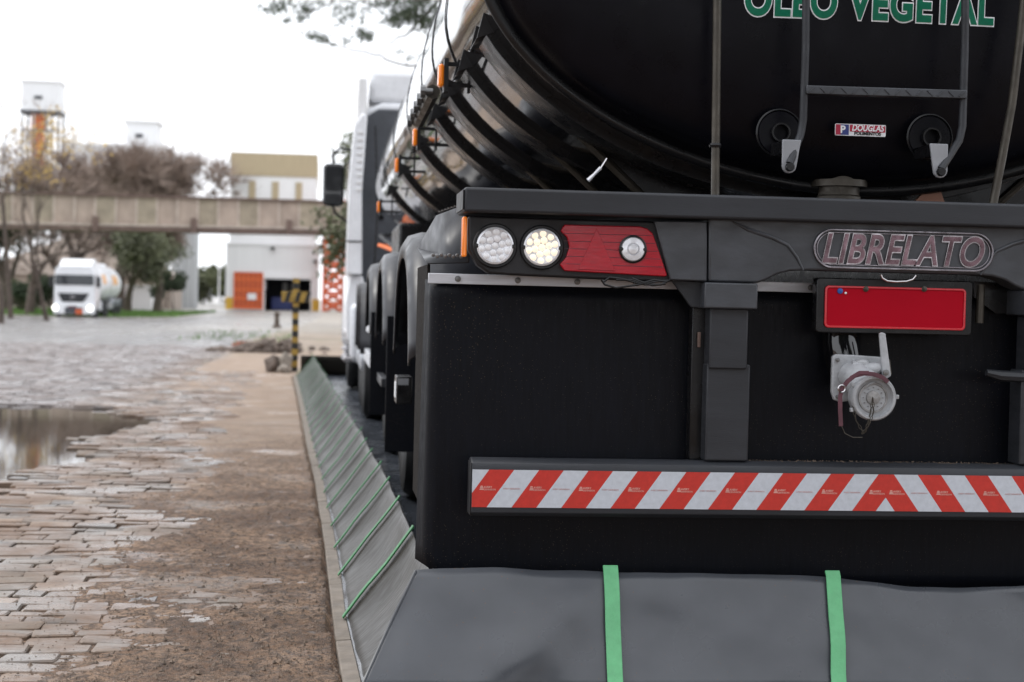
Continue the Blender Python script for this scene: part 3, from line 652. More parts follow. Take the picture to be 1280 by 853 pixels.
# bottom outlet
x, z = A(1052, 246, 4.95)
c = MB(); c.lathe([(.066, -.05), (.066, .02), (.062, .025), (.062, .05), (.085, .05), (.085, .07), (.060, .07), (.060, .16)], (x, 4.98, z - .02), 'Z', 32); c.build('outlet_pipe', 'steel', tr)
c = MB(); xx, zz = A(1162, 246, 5.0); c.prism([(xx - .05, zz - .02), (xx + .05, zz - .02), (xx + .03, zz + .03), (xx - .01, zz + .02)], 5.0, 5.02, 'Y'); M['brownbox'] = mat('brown_tag', (.20, .09, .055), .6); c.build('brown_tag', 'brownbox', tr)
c = MB(); c.tube([(XC + .62, 4.9, 1.5), (XC + .75, 4.9, 1.25)], .03, 8); c.build('support_strut', 'rib', tr)
# grease nozzle on a cable
x, z = A(735, 226, 5.0); x2, z2 = A(751, 210, 5.0); x3, z3 = A(759, 198, 5.0)
MB().tube([(x, 5, z), ((x + x2) / 2, 5, (z + z2) / 2), (x2, 5, z2)], [.007, .0045, .006], 8).build('grease_nozzle', 'clear', tr)
MB().tube([(x2, 5, z2), (x3, 5.01, z3)], .003, 6).build('nozzle_cable', 'chrome', tr)

# rear crossbeams ------------------------------------------------------------
def mirror_poly(P): return [(2 * XC - x, z) for x, z in P][::-1]
x0, zt = A(577, 238); _, zbm = A(577, 267); xe = 2 * XC - x0
c = MB(); c.box(x0, xe, YR - .10, YR + .14, zbm, zt + .003); tb = c.build('top_beam', 'beam', tr, bevel=.008, seg=3)
c = MB(); c.box(x0 - .004, x0 - .0005, YR - .098, YR + .13, zbm + .006, zt - .004); c.build('beam_end_cap', 'plastic', tb, bevel=.001)
CY = YR - .055
ml = [A(886, 274, CY), A(886, 352, CY), A(947, 354, CY), A(958, 350, CY), A(972, 343, CY), A(988, 339, CY), A(1012, 338, CY), A(1116, 343, CY)]
zt_ = A(1116, 276, CY)[1]
right = [(2 * XC - x, z) for x, z in ml[::-1]]
poly = [(ml[0][0], zt_ + .004)] + ml[1:-1] + right[1:-1] + [(right[-1][0], zt_ + .004)]
c = MB(); c.prism(poly, CY, CY + .10, 'Y'); cm = c.build('rear_crossmember', 'cross', tr, bevel=.006, seg=3)
# pressed arcs on both sides of the name plate
for s_ in (-1, 1):
    P = [A(915, 277, CY), A(935, 287, CY), A(965, 297, CY), A(985, 307, CY), A(996, 322, CY), A(1004, 338, CY)]
    P = [(x if s_ < 0 else 2 * XC - x, z) for x, z in P]
    MB().tube([(x, CY + .000, z) for x, z in P], [.002, .006, .006, .005, .005, .003], 8).build('pressed_crease', 'cross', cm)
# side filler boxes between lamp and crossmember
for s_ in (-1, 1):
    P = [A(818, 276, CY), A(884.5, 277, CY), A(884.5, 352, CY), A(838, 350, CY)]
    if s_ > 0: P = mirror_poly(P)
    c = MB(); c.prism(P, CY + .004, CY + .10, 'Y'); c.build('filler_box', 'cross', tr, bevel=.004)
# raised name plate ---------------------------------------------------------
xa, za = A(1016, 312, CY); xb, _ = A(1241, 315, CY); zt1 = A(1128, 288.5, CY)[1]; zb1 = A(1128, 338.0, CY)[1]
h = (zt1 - zb1) / 2; zm = (zt1 + zb1) / 2
def pill(o): return rrect(xa - o, xb + o, zb1 - o, zt1 + o, h + o - 1e-4, 12)
outer, inner, inner2, in3 = pill(0), pill(-.006), pill(-.009), pill(-.013)
def ringp(P, Q, y0, y1, m, name, par):
    c = MB(); n = len(P); V = [(x, y1, z) for x, z in P] + [(x, y0, z) for x, z in P] + [(x, y0, z) for x, z in Q] + [(x, y1, z) for x, z in Q]
    c.add(V, [(a * n + k, a * n + (k + 1) % n, ((a + 1) % 4) * n + (k + 1) % n, ((a + 1) % 4) * n + k) for a in range(4) for k in range(n)]); return c.build(name, m, par, bevel=.0012)
c = MB(); c.prism(outer, CY - .003, CY + .002, 'Y'); npl = c.build('name_plate', 'cross', cm)
M['platerim'] = mat('dark_chrome', (.20, .185, .20), .22, metal=1, var=.25, vs=15)
ringp(outer, inner, CY - .009, CY - .003, 'platerim', 'plate_rim', npl); ringp(inner2, in3, CY - .006, CY - .003, 'platerim', 'inner_rim', npl)
zl = A(1128, 330.5, CY)[1]
M['chrt'] = mat('dull_chrome_letter', (.30, .275, .285), .24, metal=1, var=.35, vs=18); M['chrd'] = mat('letter_reflection_tint', (.16, .10, .115), .26, metal=.8, var=.5, vs=14)  # dark reddish reflection on the letter faces is put into their colour
NM = 'LIBRELATO'
a_ = text(NM, .118, npl, 'chrt', ((xa + xb) / 2 - .012, CY - .005, zl), 'name_lettering', shear=.26, off=.0048, ext=.003, sx=1, space=1.06)
ws = max(v.co.x for v in a_.data.vertices) - min(v.co.x for v in a_.data.vertices); want = (A(1231, 315, CY)[0] - A(1027, 315, CY)[0]); k = want / ws
xx_ = (xa + xb) / 2
mid = (max(v.co.x for v in a_.data.vertices) + min(v.co.x for v in a_.data.vertices)) / 2; tx = xx_ - .001 - XC
for v in a_.data.vertices: v.co.x = (v.co.x - mid) * k + tx
b2 = text(NM, .118, npl, 'chrd', ((xa + xb) / 2 - .012, CY - .0087, zl), 'letter_face', shear=.26, off=.0012, ext=.0006, sx=1, space=1.06)
mid2 = mid
for v in b2.data.vertices: v.co.x = (v.co.x - mid2) * k + tx

# lamp panels left and right --------------------------------------------------
PY = YR - .035
def lamp_unit(s_):
    mx_ = lambda P: P if s_ < 0 else mirror_poly(P)
    def a(px, py, Y=PY):
        x, z = A(px, py, Y); return (x if s_ < 0 else 2 * XC - x, z)
    pl = MB().prism(mx_([A(*p, PY) for p in ((586, 270), (820, 277), (832, 290), (842, 352), (830, 353), (640, 344), (612, 342), (597, 332), (586, 312))]), PY, PY + .07, 'Y').build('lamp_panel', 'plastic', tr, bevel=.006, seg=3)
    # amber side marker
    (x0, z0), (x1, z1) = a(577.5, 321), a(584.5, 271)
    x0, x1 = min(x0, x1), max(x0, x1); MB().box(x0, x1, PY + .002, PY + .05, z0, z1).build('side_marker', 'amber', pl, bevel=.004)
    for (px, py, r, mm, nm) in ((618.5, 307.5, 24.5, 'cells', 'reverse_lamp'), (677, 309.5, 24.5, 'warmcells', 'indicator_lamp')):
        x, z = a(px, py); rr = r / 448.0
        c = MB(); c.lathe([(rr + .008, .002), (rr + .008, -.006), (rr + .005, -.010), (rr, -.010), (rr - .001, -.002)], (x, PY, z), 'Y', 40); hs = c.build(nm, 'rib', pl)
        c = MB(); c.lathe([(rr - .001, -.003), (rr - .003, -.010), (rr - .008, -.0125), (rr - .012, -.009), (.0, -.006)], (x, PY, z), 'Y', 40); c.build('lens', 'clear', hs)
        for (q, w0, n) in ((0, .0, 1), (1, .0205, 6), (2, .0385, 10)):
            for i in range(n):
                t = 2 * PI * i / n + .25; cx, cz = x + w0 * math.cos(t), z + w0 * math.sin(t)
                c = MB(); c.lathe([(.0100, 0), (.0088, -.0035), (.005, -.0058), (0, -.0065)], (cx, PY - .0075, cz), 'Y', 14); c.build('led_cell', mm, hs)
        for dx in (-1, 1):
            MB().lathe([(.0065, 0), (.006, -.006), (0, -.007)], (x + dx * (rr - .003), PY - .006, z - .001), 'Y', 12).build('lens_screw', 'black', hs)
    # red cluster
    P = [A(*p, PY) for p in ((705, 281), (800, 283.5), (808, 286), (815, 292), (833, 344), (831, 346), (705, 339), (699, 331), (707, 322), (711, 309), (708, 297), (700, 289))]
    rc = MB().prism(mx_(P), PY - .012, PY + .002, 'Y').build('tail_lamp', 'red', pl, bevel=.003, seg=2)
    P = [A(*p, PY) for p in ((722, 337), (768, 339), (745, 286))]
    MB().prism(mx_(P), PY - .0145, PY - .011, 'Y').build('triangle_reflector', 'red', rc, bevel=.001)
    for q in range(5):
        P = [A(703 + 1.0 * q, 292 + 9.5 * q, PY), A(815 + 3.2 * q, 295 + 9.8 * q, PY)]
        P = [(x if s_ < 0 else 2 * XC - x, z) for x, z in P]
        MB().tube([(x, PY - .012, z) for x, z in P], .0009, 5).build('lens_line', 'strapred', rc)
    x, z = a(790, 312); rr = 16.0 / 448
    hs = MB().lathe([(rr + .004, .0), (rr + .004, -.016), (rr, -.018), (rr - .001, -.012)], (x, PY, z), 'Y', 36).build('round_lamp', 'rib', rc)
    MB().lathe([(rr - .001, -.014), (rr - .004, -.020), (rr * .5, -.021), (rr * .48, -.018), (rr * .36, -.0235), (0, -.025)], (x, PY, z), 'Y', 36).build('lens', 'clear', hs)
    for dx in (-1, 1): MB().lathe([(.006, 0), (.0055, -.007), (0, -.008)], (x + dx * (rr - .002), PY - .014, z), 'Y', 12).build('lens_screw', 'black', hs)
lamp_unit(-1); lamp_unit(1)
# aluminium strip with bolts, rubber skirt --------------------------------------
SY = YR + .10
x0, zs1 = A(535, 342.5, SY); _, zs0 = A(535, 353.5, SY)
c = MB(); c.box(x0, 2 * XC - x0, SY - .014, SY - .006, zs0 - .002, zs1 + .002); sp_ = c.build('clamp_strip', 'alu', tr, bevel=.0015)
xi = x0 + .085
bolt0 = None
k = 0
while xi < 2 * XC - x0:
    if bolt0 is None:
        bolt0 = MB().lathe([(.009, 0), (.009, -.003), (.0062, -.0035), (.0055, -.007), (0, -.008)], (0, 0, 0), 'Y', 10).build('bolt', 'bolt', None); bolt0.parent = sp_; bolt0.location = Vector((xi, SY - .014, (zs0 + zs1) / 2)) - ORG[tr.name]
    else: dup(bolt0, sp_, Vector((xi, SY - .014, (zs0 + zs1) / 2)) - ORG[tr.name])
    xi += .173
xs0 = A(531, 500, SY)[0]; zsk = at(1200, 742, SY).z
c = MB(); V = []; nu, nvv = 120, 16
for i in range(nu + 1):
    for j in range(nvv + 1):
        x = xs0 + (2 * XC - 2 * xs0) * i / nu; q = j / nvv; zb_e = zsk + .085 * sm(.075, .0, min(x - xs0, 2 * XC - xs0 - x)); z = zs0 + .01 - (zs0 + .01 - zb_e) * q
        if i == 0: x -= .012 * q
        V.append((x, SY + .004 * math.sin(x * 5) * q + .006 * q + (.05 if i == 0 else 0), z))
c.add(V, [(i * (nvv + 1) + j, (i + 1) * (nvv + 1) + j, (i + 1) * (nvv + 1) + j + 1, i * (nvv + 1) + j + 1) for i in range(nu) for j in range(nvv)])
sk_ = c.build('rubber_skirt', 'skirt', tr, ang=70, solid=.008)
# wiring loops under the lamp
wy = PY - .006
for P in ([(752, 350), (756, 356), (770, 360), (792, 357), (822, 352), (836, 351)], [(754, 353), (762, 347), (778, 349), (800, 355), (818, 350), (834, 353)], [(770, 350), (790, 350), (806, 356), (826, 356), (838, 350)], [(790, 348), (800, 352), (815, 357), (832, 355)]):
    MB().tube(T3(P, wy), .0035, 6).build('wiring', 'rib', tr)

# underrun post and striped bar ---------------------------------------------------
BYY = YR - .05
def post(s_):
    def a(px, py, Y): x, z = A(px, py, Y); return (x if s_ < 0 else 2 * XC - x, z)
    def bx(name, p, q, y0, y1, m, par, bev=.005):
        (xa, za), (xb, zb) = a(*p, y0), a(*q, y0); c = MB(); c.box(min(xa, xb), max(xa, xb), y0, y1, zb, za); return c.build(name, m, par, bevel=bev, seg=3)
    up = bx('post_bracket', (881, 353), (947, 387), YR - .07, YR + .08, 'cross', tr)
    bx('post_tube', (888, 385), (934, 462), YR - .045, YR + .04, 'beam', up)
    bx('post_sleeve', (884, 455), (935, 577), YR - .035, YR + .05, 'beam', up)
    bx('side_channel', (866, 384), (882, 575), YR + .02, YR + .07, 'rib', up, .003)
    P = [A(838, 351, YR), A(866, 352, YR), A(880, 353, YR), A(880, 386, YR), A(862, 384, YR)]
    if s_ > 0: P = mirror_poly(P)
    MB().prism(P, YR - .02, YR - .005, 'Y').build('gusset', 'beam', up, bevel=.002)
    (x, z) = a(875, 425, YR - .0); MB().box(x - .004, x + .004, YR + .005, YR + .02, z - .022, z + .022).build('rust_tab', 'rust', up, bevel=.002)
post(-1); post(1)
x0, z1 = A(590, 573.5, BYY); _, z0 = A(590, 646, BYY); x1 = 2 * XC - x0
r_ = .012
prof = [(BYY, z0 + .012), (BYY, z1 - .030), (BYY + .006, z1 - .012), (BYY + .024, z1 - .001), (BYY + .055, z1), (BYY + .085, z1 - .006), (BYY + .09, z1 - .02), (BYY + .09, z0 + .01), (BYY + .06, z0), (BYY + .015, z0)]
c = MB(); n = len(prof)
V = [(x0, y, z) for y, z in prof] + [(x1, y, z) for y, z in prof]
c.add(V, [(i, (i + 1) % n, n + (i + 1) % n, n + i) for i in range(n)] + [tuple(range(n))[::-1], tuple(range(n, 2 * n))])
bar = c.build('bumper_bar', 'beam', tr, bevel=.002, ang=60)
c = MB(); c.box(x0 - .003, x0 - .0005, BYY + .002, BYY + .088, z0 + .004, z1 - .012); c.build('bar_end_plate', 'plastic', bar, bevel=.001)
_, zt2 = A(590, 587, BYY); _, zb2 = A(590, 634, BYY); hS = zt2 - zb2
TYP = BYY - .0015
def clip(P, x0c, x1c):
    def half(P, f):
        Q = []
        for i in range(len(P)):
            a, b_ = P[i - 1], P[i]; fa, fb = f(a), f(b_)
            if (fa >= 0) != (fb >= 0): t = fa / (fa - fb); Q.append((a[0] + (b_[0] - a[0]) * t, a[1] + (b_[1] - a[1]) * t))
            if fb >= 0: Q.append(b_)
        return Q
    P = half(P, lambda p: p[0] - x0c); return half(P, lambda p: x1c - p[0]) if P else P
per = 62.6 / 446.0 * 1.0; sl = 33.5 / 446.0
tape0, tape1 = x0 + .002, x1 - .002
for s_ in (-1, 1):
    k = 0
    while True:
        xb = XC + .047 - (k) * per / 2   # alternating colours walking out from the middle; edges measured at the top
        Pl = [(xb - per / 2, zt2), (xb, zt2), (xb - sl, zb2), (xb - per / 2 - sl, zb2)]
        lo = tape0
        Pl = clip(Pl, lo, XC)
        if not Pl: break
        if len(Pl) >= 3 and max(p[0] for p in Pl) - min(p[0] for p in Pl) > .004:
            if s_ > 0: Pl = mirror_poly(Pl)
            redk = k % 2 == 0
            c = MB(); c.prism(Pl, TYP, TYP + .0014, 'Y'); ts = c.build('red_stripe' if redk else 'white_stripe', 'stred' if redk else 'stwhite', bar)
            cx = xb - per / 4 - sl / 2 - .004; cz = (zt2 + zb2) / 2
            if s_ > 0: cx = 2 * XC - cx
            if cx - .02 > x0 and cx + .02 < x1:
                if redk:
                    c = MB(); q = .0075
                    for t in range(3): c.prism([(cx - .020 + t * .0012, cz - .004 + t * .0042), (cx - .020 + .013 - t * .0012, cz - .004 + t * .0042), (cx - .020 + .0115 - t * .0012, cz - .004 + t * .0042 + .0032), (cx - .020 + .0015 + t * .0012, cz - .004 + t * .0042 + .0032)], TYP - .0006, TYP, 'Y')
                    c.build('tape_mark', 'mark', ts)
                    text('AVERY', .0078, ts, 'mark', (cx + .004, TYP - .0003, cz + .0012), 'tape_print', off=.0002, ext=.0002)
                    text('DENNISON', .0066, ts, 'mark', (cx + .0095, TYP - .0003, cz - .0052), 'tape_print', off=.0001, ext=.0002)
                else:
                    text('AVERY DENNISON', .0058, ts, 'markw', (cx, TYP - .0003, cz - .002), 'tape_print', off=.0001, ext=.0002)
        k += 1
# white wedge at the foot of the chevron
P = [(XC - sl + .004 + .029, zb2), (XC + sl - .033, zb2), (XC, zb2 + .019)]
P = [(XC - .028, zb2), (XC + .028, zb2), (XC, zb2 + .039)]
MB().prism(P, TYP - .0004, TYP, 'Y').build('white_wedge', 'stwhite', bar)
# grit lying on top of the bar
c = MB()
for i in range(260):
    x = random.uniform(A(930, 576, BYY)[0], A(1275, 576, BYY)[0]); y = BYY + random.uniform(.03, .08); r = random.uniform(.001, .0028)
    c.add([(x + r, y, z1), (x, y + r, z1), (x - r, y, z1), (x, y - r, z1), (x, y, z1 + r * 1.2)], [(0, 1, 4), (1, 2, 4), (2, 3, 4), (3, 0, 4)])
o = c.build('grit', 'peb', bar); o['kind'] = 'stuff'

# number plate ------------------------------------------------------------------
NY = YR - .03
(x0, z1), (x1, z0) = A(1022, 347, NY), A(1215, 420, NY)
ph = MB().prism(rrect(x0, x1, z0, z1, .01), NY + .004, NY + .05, 'Y').build('plate_holder', 'rib', tr, bevel=.003)
(x0, z1), (x1, z0) = A(1031.5, 357, NY), A(1206, 413.5, NY)
rt = Matrix.Rotation(R(.4), 3, 'Y')
npb = MB().prism(rrect(x0, x1, z0, z1, .012), NY, NY + .003, 'Y').build('number_plate', 'plate', ph)
P, Q = rrect(x0, x1, z0, z1, .012), rrect(x0 + .006, x1 - .006, z0 + .006, z1 - .006, .008)
ringp(P, Q, NY - .003, NY, 'plater', 'plate_rim', npb)
for px in (1082, 1155):
    x, z = A(px, 361.5, NY); MB().lathe([(.0085, 0), (.0085, -.003), (.005, -.004), (.005, -.007), (0, -.008)], (x, NY, z), 'Y', 8).build('plate_screw', 'steel', npb)
x, z = A(1050, 364, NY); MB().lathe([(.009, 0), (.008, -.004), (0, -.006)], (x, NY, z), 'Y', 8).build('seal', 'blue', npb)
x, z = A(1057, 366.5, NY); MB().lathe([(.0038, 0), (.003, -.003), (0, -.004)], (x, NY, z), 'Y', 8).build('seal_wire', 'txtwhite', npb)
MB().tube(T3([(1101, 343.5), (1103, 348), (1109, 351.5), (1120, 352.5), (1133, 352), (1141, 349.5), (1145, 344.5)], NY - .012), .003, 8).build('plate_light_hoop', 'chrome', ph)
# pipe stub and rear elbow, valve -----------------------------------------------
MB().tube(T3([(1226, 356), (1225, 380), (1224, 404)], NY + .04), .0125, 12).build('hanging_pipe', 'steel', tr)
MB().prism([A(1213, 352, SY), A(1300, 356, SY), A(1300, 392, SY), A(1240, 392, SY), A(1213, 372, SY)], SY - .03, SY - .01, 'Y').build('reflector_bracket', 'rib', tr)
MB().tube(T3([(1233, 466), (1250, 470), (1330, 474)], NY + .0), [.010, .016, .016], 8).build('step_bar', 'beam', tr)
VY = YR - .03
el = MB().tube(T3([(1052, 395), (1052, 430), (1056, 455), (1066, 475)], [VY + .09, VY + .07, VY + .06, VY + .06]), .055, 20).build('elbow_pipe', 'tank', tr)
def V3(px, py, dy=0): x, z = A(px, py, VY + dy); return (x, VY + dy, z)
fl = MB().prism([A(*p, VY) for p in ((1040, 446), (1044, 443), (1068, 444), (1110, 447), (1112, 452), (1070, 500), (1050, 503), (1042, 500), (1039, 490))], VY - .005, VY + .012, 'Y').build('valve_flange', 'valve', tr, bevel=.004, seg=3)
for p in ((1046, 450), (1046, 496)): 
    x, z = A(*p, VY); MB().lathe([(.006, 0), (.006, -.008), (0, -.009)], (x, VY - .005, z), 'Y', 8).build('flange_bolt', 'bolt', fl)
c = MB(); c.tube([V3(1060, 468, .0), V3(1070, 472, -.03), V3(1081, 482, -.045), V3(1088, 491, -.062)], [.036, .046, .047, .048], 24); vb = c.build('valve_body', 'valve', fl, ang=50)
x, z = A(1077, 455, VY - .03); MB().lathe([(.024, -.05), (.024, -.012), (.020, -.008), (.020, .006), (.016, .012), (0, .013)], (x, VY - .03, z), 'Z', 24).build('valve_bonnet', 'valve', vb, bevel=.002)
MB().tube([V3(1064, 458, -.03), V3(1082, 463, -.035), V3(1104, 458, -.02)], [.017, .022, .013], 14).build('stem_boss', 'valve', vb)
P = [A(*p, VY - .035) for p in ((1098, 417), (1101, 415.5), (1106, 417), (1112, 462), (1113, 470), (1107, 474), (1102, 468))]
lv = MB().prism(P, VY - .043, VY - .033, 'Y').build('valve_lever', 'valve', vb, bevel=.003, seg=3)
x, z = A(1108, 466, VY - .05); MB().lathe([(.009, 0), (.009, -.006), (0, -.007)], (x, VY - .043, z), 'Y', 8).build('lever_nut', 'bolt', lv)
MB().tube([V3(1111, 450, -.02), V3(1113, 468, -.02)], .0035, 6).build('lever_spring', 'steel', lv)
x, z = A(1092, 497.5, VY - .10); r_ = 29.5 / 456
cp = MB().lathe([(r_ - .006, .05), (r_ - .002, .02), (r_, .012), (r_, -.004), (r_ - .004, -.009), (r_ - .010, -.009), (r_ - .012, .006)], (x, VY - .10, z), 'Y', 44).build('coupling_ring', 'valve', vb, ang=40)
MB().lathe([(r_ - .012, .007), (r_ - .020, .008), (r_ - .0225, .002), (r_ - .027, .002), (r_ - .029, .009), (r_ * .32, .006), (r_ * .30, -.001), (r_ * .14, -.003), (0, -.004)], (x, VY - .10, z), 'Y', 44).build('coupling_cap', 'valved', cp, ang=30)
for a in range(12):
    t = a * PI / 6; MB().lathe([(.0016, 0), (.0016, -.004), (0, -.005)], (x + r_ * .44 * math.cos(t), VY - .094, z + r_ * .44 * math.sin(t)), 'Y', 6).build('rivet', 'bolt', cp)
for t in (0.05, 2.6, -2.6): MB().box(x + (r_ + .004) * math.cos(t) - .006, x + (r_ + .004) * math.cos(t) + .006, VY - .10, VY - .085, z + (r_ + .004) * math.sin(t) - .006, z + (r_ + .004) * math.sin(t) + .006).build('ring_lug', 'valve', cp, bevel=.002)
# maroon strap round the valve
def flat_strap(P, w_, name, m, par, th=.0025):
    c = MB(); V = []
    for i, p in enumerate(P):
        p = Vector(p); t = (Vector(P[min(i + 1, len(P) - 1)]) - Vector(P[max(i - 1, 0)])).normalized(); q = t.cross(Vector((0, 1, 0))).normalized() * w_
        V += [p - q, p + q, p + q + Vector((0, -th, 0)), p - q + Vector((0, -th, 0))]
    k = len(P); c.add(V, [(4 * i + a, 4 * i + (a + 1) % 4, 4 * i + 4 + (a + 1) % 4, 4 * i + 4 + a) for i in range(k - 1) for a in range(4)] + [(0, 3, 2, 1), (4 * k - 4, 4 * k - 3, 4 * k - 2, 4 * k - 1)]); return c.build(name, m, par, bevel=.0008)
ls = flat_strap([V3(*p, -.115) for p in ((1110, 478), (1103, 472), (1092, 468), (1080, 467), (1068, 470), (1059, 477), (1052, 486), (1050, 496), (1050, 512), (1051, 533))], .0062, 'cap_strap', 'strapred', vb)
flat_strap([V3(*p, -.118) for p in ((1086, 466), (1074, 466), (1064, 472), (1056, 482), (1050, 489))], .0052, 'cap_strap', 'strapred', vb)
x2, z2 = A(1052, 486, VY - .12); MB().lathe([(.010, 0), (.012, -.002), (.010, -.004), (.008, -.002)], (x2, VY - .12, z2), 'Y', 16, closed=True).build('strap_buckle', 'chrome', ls)
def chain(P, par):
    P = [Vector(p) for p in P]; ln = None
    for a, b_ in zip(P, P[1:]):
        n = max(1, int((b_ - a).length / .011))
        for i in range(n):
            c0 = a.lerp(b_, (i + .5) / n); d = (b_ - a).normalized(); s_ = d.cross(Vector((0, 1, 0))) if i % 2 else Vector((0, 1, 0))
            pts = [c0 + d * .0075 * math.cos(t) + s_ * .0032 * math.sin(t) for t in [2 * PI * k / 8 for k in range(9)]]
            MB().tube(pts, .0012, 5, cap=False).build('chain_link', 'steel', par)
chain([V3(1091, 497, -.115), V3(1088, 516, -.11), V3(1082, 540, -.10)], cp); chain([V3(1066, 508, -.10), V3(1070, 526, -.10), V3(1080, 542, -.10)], cp)
chain([V3(1091, 497, -.118), V3(1092, 515, -.118), V3(1086, 532, -.11), V3(1077, 543, -.10)], cp)
MB().tube([V3(*p, -.11) for p in ((1052, 533), (1056, 542), (1066, 547), (1078, 547))], .0013, 5).build('strap_cord', 'steel', ls)

# fenders, wheels, side parts ------------------------------------------------------
def arch(yc, s_, x_in=.62, x_out=.0, R0=.80, zc=.50, name='fender', back=.55):
    """side mudguard: a curved shell over a wheel with its outer lip, hanging lower at the rear"""
    X0 = .275 + x_out; n = 28; A0, A1 = R(157), R(23)
    c = MB(); V = []
    pr = []
    for k in range(n + 1):
        t = A1 + (A0 - A1) * k / n     # t=180 deg points towards the camera
        ry = .74; rz = R0
        ct, st = math.cos(t), math.sin(t)
        pr.append((yc + ry * math.copysign(abs(ct) ** .75, ct), zc + rz * math.copysign(abs(st) ** .8, st)))
    for (yy, zz) in pr:
        for x, dz in ((x_in, 0), (X0 + .06, 0), (X0 + .02, -.012), (X0, -.045), (X0, -.09)):
            d = Vector((0, yy - yc, zz - zc)).normalized(); V.append((x if s_ < 0 else 2 * XC - x, yy + d.y * dz, zz + d.z * dz))
    c.add(V, [(i * 5 + k, i * 5 + k + 1, (i + 1) * 5 + k + 1, (i + 1) * 5 + k) for i in range(n) for k in range(4)])
    return c.build(name, 'fender', tr, ang=50, solid=.008)
def wheel(parent, x, y, z, s_, Rr=.52, wd=.28, white=False):
    """s_=-1: outer face towards -X"""
    prof = [(.30, .02), (.34, 0), (.42, -.01), (.49, 0), (Rr - .012, .025), (Rr, .05)]
    for g_ in (.09, .14, .19): prof += [(Rr, g_ - .008), (Rr - .014, g_ - .007), (Rr - .014, g_ + .007), (Rr, g_ + .008)]
    prof += [(Rr, wd - .05), (Rr - .012, wd - .025), (.49, wd), (.34, wd), (.30, wd - .02)]
    prof = [(r * Rr / .52, a if s_ < 0 else -a) for r, a in prof]
    ty = MB().lathe(prof, (x, y, z), 'X', 40, closed=True).build('tyre', 'rubber', parent)
    k = Rr / .52
    rp = [(.30, .03), (.285, .02), (.27, .045), (.22, .06), (.17, .04), (.15, .02), (.11, .02), (.105, -.03), (.06, -.04), (0, -.04)]
    rm = MB().lathe([(r * k, a if s_ < 0 else -a) for r, a in rp], (x, y, z), 'X', 32).build('rim', 'alu' if white else 'beam', ty)
    for q in range(10):
        t = q * PI / 5; MB().lathe([(.014, 0), (.012, -.03 if s_ < 0 else .03), (0, -.034 if s_ < 0 else .034)], (x + (.035 if s_ < 0 else -.035), y + .165 * k * math.cos(t), z + .165 * k * math.sin(t)), 'X', 6).build('wheel_nut', 'chrome' if white else 'bolt', rm)
    return ty
AX = [6.22, 8.82, 11.42]
for i, yc in enumerate(AX):
    for s_ in (-1, 1):
        xo = .0
        arch(yc, s_)
        X = .41 if s_ < 0 else 2 * XC - .41
        wheel(tr, X, yc, .545, s_); wheel(tr, X + (.31 if s_ < 0 else -.31), yc, .545, s_)
    MB().tube([(XC - 1.0, yc, .545), (XC + 1.0, yc, .545)], .06, 12).build('axle', 'rib', tr)
# riveted closing plates on the rear fender
for s_ in (-1, 1):
    def X_(x): return x if s_ < 0 else 2 * XC - x
    x0 = A(545, 300, SY + .5)[0]
    c = MB(); c.add([(X_(.285), SY + .02, .86 + .30), (X_(.40), SY - .02, 1.165), (X_(.40), SY + .02, 1.335), (X_(.33), SY + .35, 1.315), (X_(.285), SY + .55, 1.22)], [(0, 1, 2, 3, 4)])
    fp_ = c.build('fender_end_plate', 'fender', tr, solid=.006)
    for k in range(9):
        q = k / 8; MB().lathe([(.006, 0), (.005, -.004), (0, -.005)], (X_(.335 + .055 * q), SY + .28 - .27 * q, 1.327 + .012 * q), 'Z', 6).build('rivet', 'bolt', fp_)
        MB().lathe([(.006, 0), (.005, -.004), (0, -.005)], (X_(.300 + .09 * q), SY + .008 - .025 * q, 1.185 - .004 * (k % 2)), 'Y', 6).build('rivet', 'bolt', fp_)
# mudflaps hanging behind the middle wheels, reflector boxes, hooks
for s_ in (-1, 1):
    def X_(x): return x if s_ < 0 else 2 * XC - x
    def bxx(name, x0, x1, y0, y1, z0, z1, m, par=tr, bev=.004): c = MB(); a, b_ = sorted((X_(x0), X_(x1))); c.box(a, b_, y0, y1, z0, z1); return c.build(name, m, par, bevel=bev)
    bxx('mudflap', .285, .62, 8.02, 8.03, .33, .98, 'skirt'); bxx('mudflap', .275, .62, 10.62, 10.63, .33, .98, 'skirt')
    bxx('front_skirt_flap', .31, .62, 5.36, 5.37, .44, 1.0, 'skirt')
    q = bxx('side_box', .295, .36, 7.02, 7.22, .62, .735, 'rib'); bxx('white_sticker', .292, .2945, 7.05, 7.16, .645, .71, 'txtwhite', q, 0)
    bxx('sticker_edge', .30, .345, 7.0185, 7.0195, .70, .728, 'brk', q, 0)
    q = bxx('wing_step', .335, .375, 6.1, 6.14, .99, 1.075, 'alu'); bxx('wing_step', .34, .42, 6.1, 6.3, .985, 1.0, 'alu')
    bxx('side_rail', .32, .36, 9.75, 10.6, .55, .60, 'beam'); bxx('side_rail', .32, .36, 12.3, 15.0, .55, .65, 'alu'); bxx('side_rail', .32, .36, 12.3, 15.0, .80, .88, 'alu')
MB().tube([(.36, 7.9, .90), (.35, 7.9, .93), (.345, 7.9, .965), (.35, 7.9, 1.0), (.365, 7.9, 1.02)], .006, 6).build('hook', 'brk', tr)
